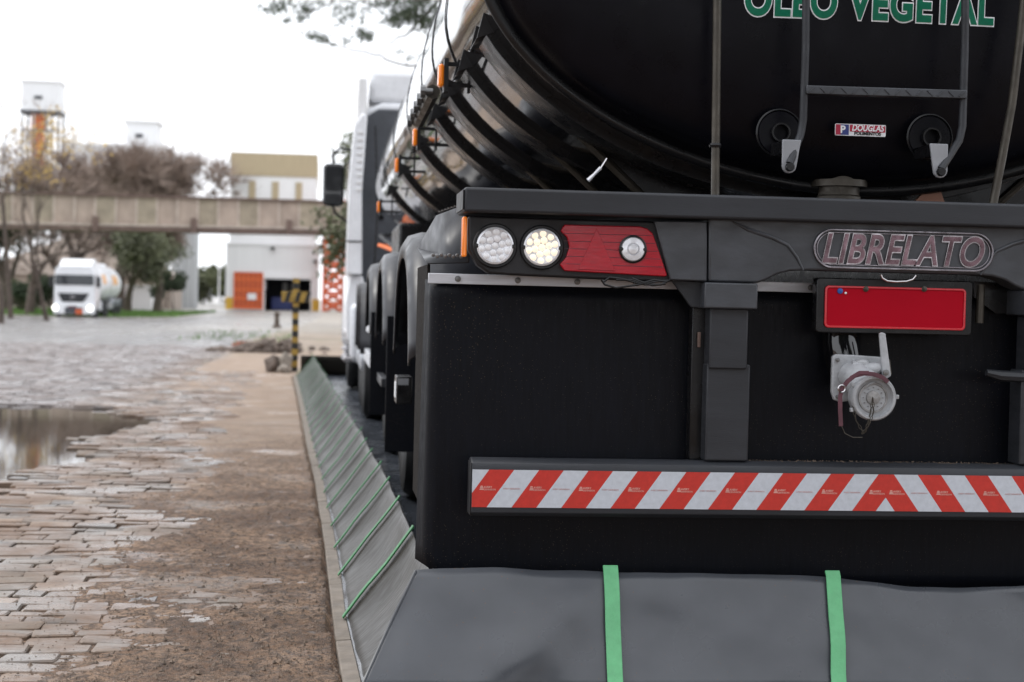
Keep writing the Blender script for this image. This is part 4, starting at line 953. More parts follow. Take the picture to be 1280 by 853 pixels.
# chassis beams
for s_ in (-1, 1): MB().box(XC + s_ * .45 - .06, XC + s_ * .45 + .06, YR + .15, 15.2, 1.0, 1.27).build('chassis_beam', 'rib', tr, bevel=.01)
for s_ in (-1, 1):
    a, b_ = sorted((XC + s_ * .62, XC + s_ * 1.10)); MB().box(a, b_, 5.9 if s_ > 0 else 12.2, 9.6 if s_ > 0 else 13.6, 1.32, 1.62).build('side_locker', 'rib', tr, bevel=.02)
for s_ in (-1, 1):
    a, b_ = sorted((XC + s_ * (XC - .287), XC + s_ * (XC - .296))); MB().box(a, b_, SY + .07, 5.42, .44, 1.16).build('skirt_return', 'matrub', tr, bevel=.003)
# ------------------------------------------------------------------ white tractor unit
XT = 1.52; XL = .21
tc_ = thing('tractor_unit', (XT, 18.8, 0), 'white tractor unit with black mirror coupled in front of the black tank trailer', 'truck')
def mir(P): return [(2 * XT - x, z) for x, z in P][::-1]
HB, HF = 18.3, 20.75
prof = [(XL + .02, .95), (XL, 1.2), (XL + .01, 2.2), (XL + .05, 2.9), (XL + .16, 3.12), (XL + .34, 3.2), (2 * XT - XL - .34, 3.2), (2 * XT - XL - .16, 3.12), (2 * XT - XL - .05, 2.9), (2 * XT - XL - .01, 2.2), (2 * XT - XL, 1.2), (2 * XT - XL - .02, .95)]
MB().prism(prof, HB, HF, 'Y').build('cab', 'white', tc_, bevel=.05, seg=3)
bw = MB().prism([(XL + .12, 1.0), (XL + .12, 3.0), (XL + .3, 3.12), (2 * XT - XL - .3, 3.12), (2 * XT - XL - .12, 3.0), (2 * XT - XL - .12, 1.0)], HB - .08, HB - .002, 'Y').build('cab_back_panel', 'cabgrey', tc_, bevel=.02)
for z in (1.45, 1.95, 2.5): MB().lathe([(.03, 0), (.03, -.02), (0, -.022)], (XL + .35, HB - .08, z), 'Y', 12).build('panel_plug', 'rib', bw)
for s_ in (-1, 1):
    def X_(x): return x if s_ < 0 else 2 * XT - x
    def pr(name, P, y0, y1, m, par=tc_, bev=.02):
        return MB().prism([(X_(x), z) for x, z in P], y0, y1, 'Y').build(name, m, par, bevel=bev, seg=3)
    sf = pr('side_fairing', [(XL - .02, 1.32), (XL - .01, 2.3), (XL + .03, 2.88), (XL + .12, 3.02), (XL + .17, 2.98), (XL + .13, 2.2), (XL + .15, 1.32)], 17.75, HB + .02, 'white')
    for k in range(9): pr('louvre', [(XL + .07, 2.2 + k * .075), (XL + .13, 2.2 + k * .075), (XL + .13, 2.225 + k * .075), (XL + .07, 2.225 + k * .075)], 17.735, 17.749, 'bgrey', sf, 0)
    pr('fairing_seam', [(XL - .022, 1.66), (XL + .14, 1.66), (XL + .14, 1.675), (XL - .022, 1.675)], 17.74, 17.748, 'black', sf, 0)
    # lower side fairing and the wing behind the front wheel
    pr('lower_fairing', [(XL - .0, .62), (XL - .02, 1.0), (XL + .02, 1.30), (XL + .16, 1.31), (XL + .22, 1.0), (XL + .20, .62)], 17.9, 18.75, 'white')
    c = MB(); n = 16; V = []
    for k in range(n + 1):
        t = R(-4 + 188 * k / n); yy, zz = 19.55 + .68 * math.cos(t), .60 + .70 * math.sin(t)
        for x in (XL - .03, XL + .40): V.append((X_(x), yy, zz))
    c.add(V, [(2 * k, 2 * k + 1, 2 * k + 3, 2 * k + 2) for k in range(n)]); c.build('wheel_arch', 'white', tc_, ang=60, solid=.05)
    wf = wheel(tc_, X_(XL + .04), 19.55, .545, s_, white=True)
    for q in range(10):
        t = q * PI / 5 + .3; MB().lathe([(.02, 0), (.016, -.06 * (-s_)), (0, -.065 * (-s_))], (X_(XL + .03), 19.55 + .17 * math.cos(t), .545 + .17 * math.sin(t)), 'X', 8).build('nut_cover', 'chrome', wf)
    for yd in (16.05, 14.75 + .0): 
        wheel(tc_, X_(XL + .12), yd + .0, .545, s_, white=True); wheel(tc_, X_(XL + .45), yd, .545, s_, white=True)
        c = MB(); V = []
        for k in range(n + 1):
            t = R(2 + 176 * k / n); yy, zz = yd + .64 * math.cos(t), .58 + .62 * math.sin(t)
            for x in (XL + .07, XL + .72): V.append((X_(x), yy, zz))
        c.add(V, [(2 * k, 2 * k + 1, 2 * k + 3, 2 * k + 2) for k in range(n)]); c.build('rear_mudguard', 'fender', tc_, ang=60, solid=.012)
    a, b_ = sorted((X_(XL + .03), X_(XL + .5))); ft = MB().box(a, b_, 16.95, 17.85, .42, 1.02).build('fuel_tank', 'alu', tc_, bevel=.07, seg=4)
    a, b_ = sorted((X_(XL - .02), X_(XL + .3))); 
    for z in (.36, .66, .96): MB().box(a, b_, 18.72, 18.98, z, z + .06).build('cab_step', 'chrome', tc_, bevel=.01)
    # door glass, door line
    a, b_ = sorted((X_(XL - .004), X_(XL + .03))); MB().box(a, b_, 19.3, 20.35, 1.98, 2.65).build('side_window', 'glass', tc_, bevel=.01)
    # mirror with tubular arms
    xm = X_(.045); 
    mh = MB().prism(rrect(xm - .125, xm + .125, 2.15, 2.66, .06), 20.0, 20.16, 'Y').build('mirror', 'tank', tc_, bevel=.03, seg=3)
    MB().prism(rrect(xm - .10, xm + .10, 2.33, 2.62, .04), 19.99, 19.998, 'Y').build('mirror_glass', 'mirg', mh); MB().prism(rrect(xm - .10, xm + .10, 2.18, 2.30, .03), 19.99, 19.998, 'Y').build('mirror_glass', 'mirg', mh)
    MB().tube([(xm, 20.1, 2.64), (xm - .02 * s_ * -1, 20.12, 2.76), (X_(.12), 20.16, 2.86), (X_(.26), 20.2, 2.84)], .016, 8).build('mirror_arm', 'plastic', mh)
    MB().tube([(xm, 20.1, 2.16), (X_(.07), 20.12, 2.08), (X_(.22), 20.2, 1.98)], .016, 8).build('mirror_arm', 'plastic', mh)
    MB().tube([(X_(XL + .27), 17.9, 1.2), (X_(XL + .30), 17.9, 2.0), (X_(XL + .26), 17.9, 2.9)], .012, 6).build('exhaust_stay', 'rib', tc_)
# roof deflector
df = MB().prism([(18.35, 3.2), (18.35, 3.55), (18.6, 3.62), (19.4, 3.52), (20.3, 3.2)], XL + .2, 2 * XT - XL - .2, 'X').build('roof_deflector', 'white', tc_, bevel=.06, seg=3)
for s_ in (-1, 1):
    x = XL + .12 if s_ < 0 else 2 * XT - XL - .12
    MB().prism([(18.0, 2.95), (18.0, 3.42), (18.3, 3.48), (18.9, 3.35), (19.2, 3.05)], x - .05, x + .05, 'X').build('deflector_side', 'bgrey', tc_, bevel=.02)
MB().prism(rrect(XL + .12, 2 * XT - XL - .12, 1.75, 2.6, .1), HF, HF + .02, 'Y').build('windscreen', 'glass', tc_)
MB().prism(rrect(XL + .35, 2 * XT - XL - .35, .8, 1.6, .08), HF, HF + .02, 'Y').build('grille', 'plastic', tc_)
MB().box(XL, 2 * XT - XL, HF - .2, HF + .08, .35, .75).build('front_bumper', 'white', tc_, bevel=.05)
for s_ in (-1, 1): MB().box(XT + s_ * .42 - .05, XT + s_ * .42 + .05, 13.9, 20.5, .85, 1.0).build('chassis_beam', 'rib', tc_, bevel=.01)
MB().tube([(XT - .5, 17.7, 1.45), (XT - .75, 17.3, 1.75), (XT - 1.0, 16.9, 1.70), (XT - .85, 16.4, 1.55), (XT - .7, 16.0, 1.5)], .022, 8).build('air_hose', 'rib', tc_)
MB().tube([(XT - .4, 17.7, 1.4), (XT - .85, 17.2, 1.6), (XT - 1.02, 16.7, 1.6), (XT - .7, 15.9, 1.45)], .018, 8).build('air_hose', 'orangebk', tc_)

# ------------------------------------------------------------------ striped post, rubble, small bits
p = at(368, 465, 24.0); px_ = p.x
sg = thing('striped_post', (px_, 24.0, 0), 'yellow and black striped post with a short crossboard beside the liner', 'marker post')
z = 0; k = 0
while z < 1.32:
    z2 = min(1.34, z + .085); MB().box(px_ - .045, px_ + .045, 23.96, 24.04, z, z2 - .001).build('yellow_band' if k % 2 else 'black_band', 'ypost' if k % 2 else 'black', sg); z = z2; k += 1
cb = MB().box(px_ - .20, px_ + .20, 23.935, 23.957, 1.00, 1.15).build('crossboard', 'ypost', sg, bevel=.004)
for k in range(3): MB().prism([(px_ - .16 + k * .14, 1.003), (px_ - .10 + k * .14, 1.003), (px_ - .06 + k * .14, 1.147), (px_ - .12 + k * .14, 1.147)], 23.928, 23.9335, 'Y').build('black_stripe', 'black', cb)
import bmesh
def rock(name, c, r, m, lab, cat, group=None, sq=(1, 1, .7), seed=0, parent=None):
    b_ = bmesh.new(); bmesh.ops.create_icosphere(b_, subdivisions=2, radius=1)
    for v in b_.verts:
        d = 1 + .45 * mn.noise(v.co * 1.3 + Vector((seed * 3.1, seed, 0))) + .18 * mn.noise(v.co * 3.5 + Vector((seed, 7, 0)))
        v.co = Vector((v.co.x * sq[0], v.co.y * sq[1], v.co.z * sq[2])) * d * r
    me = bpy.data.meshes.new(name); b_.to_mesh(me); b_.free(); me.materials.append(M[m]); o = bpy.data.objects.new(name, me); COL.objects.link(o); o.location = c
    return tag(o, lab, cat, group)
rock('broken_block', (px_ - .30, 23.8, .10), .15, 'clod', 'dark broken block lying at the left of the striped post', 'rubble', seed=1, sq=(.8, .8, .9))
rock('pale_block', (px_ - .13, 23.75, .12), .16, 'haystone', 'pale upright rubble block against the foot of the striped post', 'rubble', seed=2, sq=(.55, .7, 1.2))
rock('rubble_stone', (px_ - .14, 23.5, .06), .10, 'haystone', 'small flat stone in front of the pale rubble block', 'rubble', seed=5)
c = MB()
for i in range(330):
    y = random.uniform(32.3, 34.6); x = random.uniform(-1.75, -.55) if random.random() < .93 else random.uniform(-2.4, 0); r = random.uniform(.03, .13)
    z = base_z(x, y) + random.random() ** 2 * .22 * math.exp(-((x + 1.0) / .6) ** 2)
    ico = [(0, 0, 1), (.9, 0, .4), (.3, .85, .4), (-.7, .5, .4), (-.7, -.5, .4), (.3, -.85, .4), (.7, .5, -.5), (-.3, .85, -.5), (-.9, 0, -.5), (-.3, -.85, -.5), (.7, -.5, -.5)]
    c.add([(x + r * a * random.uniform(.7, 1.3), y + r * b_ * random.uniform(.7, 1.3), z + r * e * .8) for a, b_, e in ico], [(0, 1, 2), (0, 2, 3), (0, 3, 4), (0, 4, 5), (0, 5, 1), (1, 6, 2), (2, 6, 7), (2, 7, 3), (3, 7, 8), (3, 8, 4), (4, 8, 9), (4, 9, 5), (5, 9, 10), (5, 10, 1), (1, 10, 6)])
tag(c.build('soil_heap', 'clod', ang=20), 'low heap of dark soil clods on the track beyond the striped post', kind='stuff')
p = at(346, 407, 60)
c = MB(); c.lathe([(.16, 0), (.16, .08), (.09, .12), (.08, .42), (.11, .44), (.10, .54), (0, .58)], (p.x, 60, 0), 'Z', 12); tag(c.build('bollard', 'clod', org=(p.x, 60, 0)), 'small dark bollard standing in the yard before the orange doors', 'bollard')

# ------------------------------------------------------------------ elevated gallery
GY = 125
gx0, gx1 = -36, 12
zt0, zb0 = at(0, 240, GY).z, at(0, 286, GY).z; zt1, zb1 = at(422, 252, GY).z, at(422, 293.5, GY).z
xa, xb = at(0, 240, GY).x, at(422, 252, GY).x
def gz(x, a, b_): return a + (b_ - a) * (x - xa) / (xb - xa)
gal = thing('conveyor_gallery', ((gx0 + gx1) / 2, GY, 0), 'long weathered panel clad conveyor gallery crossing above the yard road', 'conveyor gallery')
pp = 1.47; x = gx0; k = 0
while x < gx1:
    x2 = x + pp; T = lambda q: gz(q, zt0, zt1) - .12; Bm = lambda q: gz(q, zb0, zb1) + .52
    c = MB(); c.prism([(x + .06, Bm(x)), (x2 - .06, Bm(x2)), (x2 - .06, T(x2)), (x + .06, T(x))], GY - .06 - .05 * (k % 2), GY, 'Y'); c.build('panel', 'panelg' if (k * 7) % 5 < 2 else 'panel', gal)
    c = MB(); c.prism([(x - .07, Bm(x) - .1), (x + .07, Bm(x) - .1), (x + .07, T(x) + .05), (x - .07, T(x) + .05)], GY - .16, GY + .02, 'Y'); c.build('panel_rib', 'concrete', gal)
    x = x2; k += 1
def gbeam(name, o0, o1, y0, y1, m, base='t'):
    a, b_ = (zt0, zt1) if base == 't' else (zb0, zb1)
    MB().prism([(gx0, gz(gx0, a, b_) + o0), (gx1, gz(gx1, a, b_) + o0), (gx1, gz(gx1, a, b_) + o1), (gx0, gz(gx0, a, b_) + o1)], y0, y1, 'Y').build(name, m, gal)
gbeam('roof', -.12, .04, GY - .35, GY + 3.2, 'rust'); gbeam('floor_beam', 0, .30, GY - .25, GY + 3, 'rust', 'b'); gbeam('ledge', .34, .50, GY - .3, GY + .1, 'concrete', 'b'); gbeam('back_wall', .3, 2.3, GY + 2.8, GY + 3, 'panel', 'b')
for px in (120, 243, 362):
    x = at(px, 275, GY).x; zz = gz(x, zb0, zb1); MB().box(x - .22, x + .22, GY - .5, GY - .24, zz - .1, zz + 1.0).build('rusty_bracket', 'rust', gal)
for x in (-33, 9.5):
    MB().box(x - .35, x + .35, GY + .4, GY + 2.6, -.6, gz(x, zb0, zb1) + .01).build('support_pier', 'concrete', gal)

# ------------------------------------------------------------------ warehouse
WY = 150
def W(px, py, Y=WY): p = at(px, py, Y); return p.x, p.z
wx0, wx1 = W(283, 300)[0], W(399, 300)[0]; wz = lambda py: W(340, py)[1]
wh = thing('warehouse', ((wx0 + wx1) / 2, WY + 5, 0), 'tall white warehouse with beige top, orange sliding door and dark open bay', 'warehouse')
ux0, ux1 = W(288, 230)[0], W(396, 230)[0]
zl = wz(306)
MB().box(ux0, ux1, WY + .6, WY + 14, zl, wz(220)).build('upper_wall', 'bwhite', wh)
MB().box(ux0 - .05, ux1 + .05, WY + .5, WY + 14.1, wz(220), wz(191)).build('top_cladding', 'beige', wh)
zo = wz(348); ox0, ox1 = W(331, 370)[0], W(388, 370)[0]; dx0, dx1 = W(292, 370)[0], W(328.5, 370)[0]
MB().box(wx0, wx1, WY, WY + 14, zo, zl).build('front_wall', 'bgrey', wh)
MB().box(wx0, ox0, WY + .002, WY + .5, -.1, zo - .003).build('left_pier', 'bgrey', wh); MB().box(ox1, wx1, WY + .002, WY + .5, -.1, zo - .003).build('right_pier', 'bgrey', wh)
MB().box(wx0, wx0 + .3, WY + .5, WY + 14, -.1, zo).build('side_wall', 'bgrey', wh); MB().box(wx1 - .3, wx1, WY + .5, WY + 14, -.1, zo).build('side_wall', 'bgrey', wh)
MB().box(wx0 + .3, wx1 - .3, WY + 8, WY + 8.2, -.1, zo).build('inner_wall', 'dark', wh)
MB().box(wx0 - .05, wx1 + .05, WY - .1, WY - .002, zl - .12, zl + .1).build('ledge', 'bgrey', wh)
MB().box(W(329, 345)[0], W(390, 345)[0], WY - .12, WY - .003, wz(348.5), wz(342)).build('lintel', 'bwhite', wh)
for px in (315, 344, 373.5): x = W(px, 230)[0]; MB().box(x - .3, x + .3, WY + .5, WY + .7, wz(252), wz(226.5)).build('window', 'beige', wh)
for a, b_ in ((281.5, 291), (390, 399.5)):
    MB().box(W(a, 380)[0], W(b_, 380)[0], WY - .06, WY - .003, 0, wz(373)).build('yellow_base', 'yellow', wh)
dr = MB().box(dx0, dx1, WY - .10, WY - .06, .05, wz(341)).build('sliding_door', 'doorred', wh)
k = 0; x = dx0
while x < dx1 - .1: MB().box(x, x + .10, WY - .2, WY - .101, .05, wz(341)).build('door_post', 'orangebk', dr); x += (dx1 - dx0 - .1) / 6 - 1e-4
for z in (.1, .9, 1.7, 2.6): MB().box(dx0, dx1, WY - .17, WY - .102, z, z + .12).build('door_rail', 'orangebk', dr)
x, z = W(315, 371); MB().box(x - .38, x + .38, WY - .25, WY - .21, z - .28, z + .28).build('door_sign', 'bwhite', dr)
# things in the bay: white boards standing in for window light at the back, machinery
for a, b_, c0, c1 in ((335, 340, 350, 362), (360, 366, 352, 372), (371, 381, 352, 368)):
    MB().box(W(a, 0)[0] * 1.04, W(b_, 0)[0] * 1.04, WY + 7.8, WY + 7.9, wz(c1), wz(c0)).build('back_window', 'bwhite', wh)
MB().box(W(345, 0)[0], W(372, 0)[0], WY + 3, WY + 5, 0, 1.2).build('stacked_goods', 'stkblue', wh, bevel=.1)
for x, z in (W(341, 311), W(394, 327)): MB().box(x - .15, x + .15, WY - .5, WY - .003, z - .1, z + .12).build('wall_lamp', 'plastic', wh)
# orange lattice tower
lx0, lx1 = W(403, 350, WY - 3)[0], W(431, 350, WY - 3)[0]; LYT = WY - 3
lt = thing('lattice_tower', ((lx0 + lx1) / 2, LYT, 0), 'orange steel lattice tower at the right corner of the warehouse', 'lattice tower')
ltz = W(415, 294, LYT)[1] + 3
for x in (lx0, lx1 - .30):
    for y in (LYT, LYT + 1.7): MB().box(x, x + .30, y, y + .3, 0, ltz).build('leg', 'orange', lt)
n = 11; hh = ltz / n
for k in range(n):
    z = k * hh
    for y in (LYT + .02, LYT + 1.72):
        MB().tube([(lx0 + .1, y + .05, z), (lx1 - .1, y + .05, z + hh)], .15, 4).build('brace', 'orange', lt); MB().tube([(lx1 - .1, y + .05, z), (lx0 + .1, y + .05, z + hh)], .15, 4).build('brace', 'orange', lt)
        MB().box(lx0 + .3, lx1 - .3, y, y + .1, z + hh - .2, z + hh).build('crossbar', 'orange', lt)
# ------------------------------------------------------------------ far plant
SYI = 210
def far(px, py, Y): p = at(px, py, Y); return p.x, p.z
si = None
sil = thing('silo_block', (far(231, 0, SYI)[0], SYI, 0), 'tall grey ribbed silo block beyond the trees left of the warehouse', 'silo')
zt = far(231, 288, SYI)[1] + 3
for px in (220, 228, 236, 243): x = far(px, 300, SYI)[0]; MB().lathe([(.55, 0), (.55, zt), (.2, zt + .6), (0, zt + .6)], (x, SYI, -.5), 'Z', 16).build('silo_column', 'silo', sil)
def tower(lab, x0p, x1p, ytop, Y, ybox=None, name='tower_block'):
    x0, x1 = far(x0p, 0, Y)[0], far(x1p, 0, Y)[0]; zt = far((x0p + x1p) / 2, ytop, Y)[1]
    t = thing(name, ((x0 + x1) / 2, Y + (x1 - x0) / 2, 0), lab, 'tower')
    return t, x0, x1, zt
M['pale'] = mat('haze_pale_white_concrete', (.80, .81, .82), .7, var=.04, vs=.2)  # white walls, with the paleness of distant haze put into the colour
t, x0, x1, zt = tower('white concrete tower with small dark vents rising behind the bare trees', 160, 200, 154, 330)
MB().box(x0, x1, 330, 338, -1, zt).build('shaft', 'pale', t); MB().box(x0 - .4, x1 + .4, 329.6, 338.4, zt, zt + .5).build('roof_slab', 'bgrey', t)
for py in (170, 191): x, z = far(174, py, 330); MB().box(x - .7, x + .7, 329.9, 329.99, z - .4, z + .4).build('vent', 'cabgrey', t)
for px in (203, 208): x, z = far(px, 178, 334); MB().tube([(x, 334, -1), (x, 334, z)], .18, 6).build('riser_pipe', 'bgrey', t)
t, x0, x1, zt = tower('elevator tower with white headhouse above an open frame holding an orange leg', 29, 77, 103, 260, name='elevator_tower')
zb_ = far(50, 138, 260)[1]
MB().box(x0, x1, 260, 265, zb_, zt).build('headhouse', 'pale', t); MB().box(x0 - .2, x1 + .2, 259.8, 265.2, zb_ - .4, zb_ - .01).build('floor_slab', 'cabgrey', t); MB().box(x0 - .2, x1 + .2, 259.8, 265.2, zt, zt + .25).build('roof_slab', 'bgrey', t)
x, z = far(48, 122, 260); MB().box(x - .6, x + .6, 259.85, 259.95, z - .25, z + .25).build('vent', 'cabgrey', t)
for x in (x0, x0 + 1.7, x1 - 2.0, x1 - .3):
    for y in (260, 264.7): MB().box(x, x + .3, y, y + .3, -1, zb_ - .41).build('frame_leg', 'silo', t)
k = 0; z = zb_ - 3.2
while z > 2: MB().box(x0 + .3, x1 - .3, 260, 260.25, z, z + .3).build('frame_beam', 'silo', t); MB().box(x0 + 1.8, x1 - 2.2, 262, 262.2, z + .5, z + 2.2).build('wall_panel', 'bwhite', t); z -= 3.2
x = far(48, 0, 260)[0]; MB().box(x - .9, x + .9, 261, 262, 12, zb_ - .45).build('elevator_leg', 'orangebk', t)
# long white shed and beige gable store behind the trees
x0, zt = far(78, 182, 300); x1, _ = far(205, 190, 300); sh = thing('long_shed', ((x0 + x1) / 2, 305, 0), 'long pale shed joining the two far towers above the bare trees', 'shed'); MB().box(x0, x1, 300, 312, -1, zt).build('wall', 'pale', sh); MB().box(x0 - .2, x1 + .2, 299.7, 312.3, zt, zt + .5).build('roof', 'bwhite', sh)
M['tan'] = mat('tan_fibre_cement', (.30, .245, .20), .8, var=.2, vs=.3)
x0, zr = far(-30, 345, 185); x1, _ = far(214, 345, 185); _, zp = far(92, 288, 185); st = thing('gable_store', ((x0 + x1) / 2, 190, 0), 'low tan gable roofed store hidden behind the tree trunks', 'shed'); xm = (x0 + x1) / 2 + 1
MB().prism([(x0, -1), (x1, -1), (x1, 3.0), (x0, 3.0)], 185, 199, 'Y').build('wall', 'tan', st); MB().prism([(x0 - .5, 3.0), (x1 + .5, 3.0), (xm, zp)], 184.5, 199.5, 'Y').build('roof', 'concrete', st)
# low far buildings seen down the yard
x0, _ = far(236, 0, 400); x1, _ = far(262, 0, 400); lo = thing('low_annex', ((x0 + x1) / 2, 405, 0), 'small low white building at the far end of the yard', 'building'); MB().box(x0, x1, 400, 408, -1, 3).build('wall', 'bwhite', lo); MB().box(x0 - .3, x1 + .3, 399.7, 408.3, 3, 3.4).build('roof', 'bgrey', lo)
ho = thing('gate_hut', (far(178, 0, 170)[0], 171, 0), 'little white hut with an orange side beyond the white tanker', 'hut'); x = ORG[ho.name].x
MB().box(x - 1.6, x + 1.4, 170, 173, -.6, 1.9).build('wall', 'bwhite', ho); MB().box(x - 1.9, x + 1.7, 169.8, 173.2, 1.9, 2.05).build('roof', 'bgrey', ho); MB().box(x - 2.2, x - 1.65, 169.5, 172, -.6, 1.5).build('orange_side', 'orange', ho)
# thin pole far down the yard
x, z = far(274, 345, 260); tag(MB().tube([(x, 260, -.2), (x, 260, z + 2)], [.12, .07], 8).build('lamp_pole', 'bgrey', org=(x, 260, 0)), 'thin pale pole at the end of the yard left of the warehouse', 'pole')
# leaning timber pole on the far left
tag(MB().tube([(far(14, 390, 95)[0], 95, -.6), (far(2, 290, 95)[0], 95, 6.5)], [.16, .10], 8).build('leaning_pole', 'bark', org=(far(14, 0, 95)[0], 95, 0)), 'brown timber pole leaning at the left edge by the trees', 'pole')

# ------------------------------------------------------------------ distant white tanker
XW, YW = at(92.5, 396, 105).x, 105
ZW = base_z(XW, 106)
tw = thing('white_tractor', (XW, YW, ZW), 'white tractor cab with lit headlights facing the camera on the far road', 'truck', local=True)
wz_ = lambda v: v
# local coordinates: front face at y=0, x to the right
hw = 1.24
cabp = [(-hw, .45), (-hw, 2.2), (-hw + .05, 2.9), (-hw + .18, 3.1), (hw - .18, 3.1), (hw - .05, 2.9), (hw, 2.2), (hw, .45)]
MB().prism(cabp, .06, 2.2, 'Y').build('cab', 'white', tw, bevel=.08, seg=3)
MB().prism([(0, 3.1), (2.1, 3.1), (2.1, 3.62), (1.3, 3.58), (.5, 3.3)], -hw + .25, hw - .25, 'X').build('roof_deflector', 'white', tw, bevel=.05)
MB().prism(rrect(-hw + .07, hw - .1, 1.98, 2.60, .08), .0, .055, 'Y').build('windscreen', 'glass', tw, bevel=.01)
MB().prism([(-hw + .25, 1.48), (hw - .35, 1.48), (hw - .72, .94), (-hw + .5, .94)], .0, .055, 'Y').build('grille', 'plastic', tw, bevel=.01)
for z in (1.08, 1.22, 1.36): MB().box(-hw + .45, hw - .5, -.01, -.001, z, z + .03).build('grille_bar', 'cabgrey', tw)
bp_ = MB().box(-hw, hw, -.08, .3, .18, .88).build('bumper', 'white', tw, bevel=.08, seg=3)
MB().box(-.55, .5, -.095, -.081, .22, .62).build('air_intake', 'cabgrey', bp_); MB().box(.1, .52, -.11, -.097, .20, .52).build('orange_plate', 'orange', bp_); MB().box(-.35, .15, -.108, -.097, .58, .70).build('number_plate', 'strapred', bp_)
for x in (-hw + .12, hw - .28): MB().lathe([(.17, .0), (.17, -.03), (.12, -.045), (0, -.05)], (x, -.08, .57), 'Y', 20).build('headlight', 'lit', bp_)
for s_ in (-1, 1):
    MB().prism(rrect(s_ * 1.42 - .12, s_ * 1.42 + .12, 1.85, 2.5, .06), .0, .16, 'Y').build('mirror', 'plastic', tw, bevel=.03)
    MB().tube([(s_ * 1.4, .08, 2.45), (s_ * 1.22, .2, 2.6)], .025, 6).build('mirror_arm', 'plastic', tw)
    MB().box(s_ * 1.24 - .02, s_ * 1.24 + .02, .5, 1.5, 1.9, 2.55).build('side_window', 'glass', tw)
    for y in (1.3, 4.6, 5.9): wheel(tw, s_ * 1.24, y, .52, s_)
    MB().box(min(s_ * 1.2, s_ * .7), max(s_ * 1.2, s_ * .7), 2.4, 3.7, .4, 1.0).build('fuel_tank', 'alu', tw, bevel=.06)
MB().lathe([(.10, 0), (.12, -.01), (.10, -.02), (.09, -.01)], (-.1, .0, 1.22), 'Y', 20, closed=True).build('badge', 'chrome', tw)
MB().box(-.45, .45, 1, 7, .75, .95).build('chassis_beam', 'rib', tw)
twt = thing('white_tank_trailer', (XW, YW + 9, ZW), 'white round tank trailer with orange marks behind the white tractor', 'tank trailer', local=True)
MB().lathe([(0, -6.0), (.7, -5.95), (1.02, -5.75), (1.16, -5.5), (1.16, 4.8), (1.02, 5.1), (0, 5.3)], (0, 0, 2.15), 'Y', 36).build('tank', 'white', twt)
for y in (-4.5, -1.5, 1.5, 4.0): MB().lathe([(1.165, -.04), (1.19, -.03), (1.19, .03), (1.165, .04)], (0, y, 2.15), 'Y', 36).build('tank_band', 'bwhite', twt)
for y in (-3.4, .2, 2.9): MB().lathe([(.32, 0), (.32, .18), (.2, .24), (0, .25)], (0, y, 3.27), 'Z', 16).build('manhole', 'white', twt)
MB().box(-.3, .3, -4.6, 4.4, 3.29, 3.33).build('walkway', 'bgrey', twt)
for y0, y1 in ((-4.9, -3.2), (.2, 2.6)):
    c = MB(); V = []
    for k in range(7):
        t = R(-2 + 30 * k / 6)
        for y in (y0, y1): V.append((1.172 * math.cos(t), y, 2.15 + 1.172 * math.sin(t)))
    c.add(V, [(2 * k, 2 * k + 1, 2 * k + 3, 2 * k + 2) for k in range(6)]); c.build('orange_mark', 'tankyel', twt, ang=60)
for s_ in (-1, 1):
    for y in (0.6, 2.2, 3.8):
        wheel(twt, s_ * 1.22, y, .52, s_); c = MB(); V = []
        for k in range(9):
            t = R(10 + 160 * k / 8)
            for x in (s_ * 1.25, s_ * .8): V.append((x, y + .66 * math.cos(t), .55 + .62 * math.sin(t)))
        c.add(V, [(2 * k, 2 * k + 1, 2 * k + 3, 2 * k + 2) for k in range(8)]); c.build('fender', 'brk', twt, solid=.02)
    MB().box(s_ * 1.2 - .03, s_ * 1.2 + .03, -3.2, -.3, .5, .95).build('side_guard', 'brk', twt)
MB().box(-.5, .5, -5.5, 5, .9, 1.1).build('chassis_beam', 'rib', twt); MB().box(-1.25, 1.25, 5.2, 5.35, .6, 1.1).build('rear_bumper', 'rib', twt)

# ------------------------------------------------------------------ trees
def grow(b_, tips, p, d, l, r, lev, rnd, spread=.5, shrink=.72, up=.15, twist=.25):
    pts = [p]; rs = [r]; n = 3
    for i in range(n):
        d = (d + Vector((rnd.uniform(-1, 1), rnd.uniform(-1, 1), rnd.uniform(-.6, .8))) * twist + Vector((0, 0, up * .3))).normalized(); p = p + d * l / n; pts.append(p); rs.append(r * (1 - .35 * (i + 1) / n))
    b_.tube(pts, rs, 6 if lev > 3 else (4 if lev > 1 else 3), cap=False)
    if lev == 0: tips.append((p, d)); return
    if lev <= 2: tips.append((p, d))
    k = rnd.choice((2, 3, 3)) if lev > 1 else 3
    for i in range(k):
        a = rnd.uniform(0, 2 * PI); q = d.orthogonal().normalized(); q = Matrix.Rotation(a + 2 * PI * i / k, 3, d) @ q
        nd = (d + q * rnd.uniform(.55, 1.1) * spread * 1.5 + Vector((0, 0, up))).normalized()
        grow(b_, tips, pts[rnd.choice((-1, -1, -2))], nd, l * shrink * rnd.uniform(.8, 1.15), rs[-1] * .72, lev - 1, rnd, spread, shrink, up, twist)
def leaf(c, p, s, rnd):
    u = Vector((rnd.gauss(0, 1), rnd.gauss(0, 1), rnd.gauss(0, 1))).normalized(); v = u.orthogonal().normalized() * s * .55; u = u * s
    c.add([p - u, p + v, p + u, p - v], [(0, 1, 2, 3)])
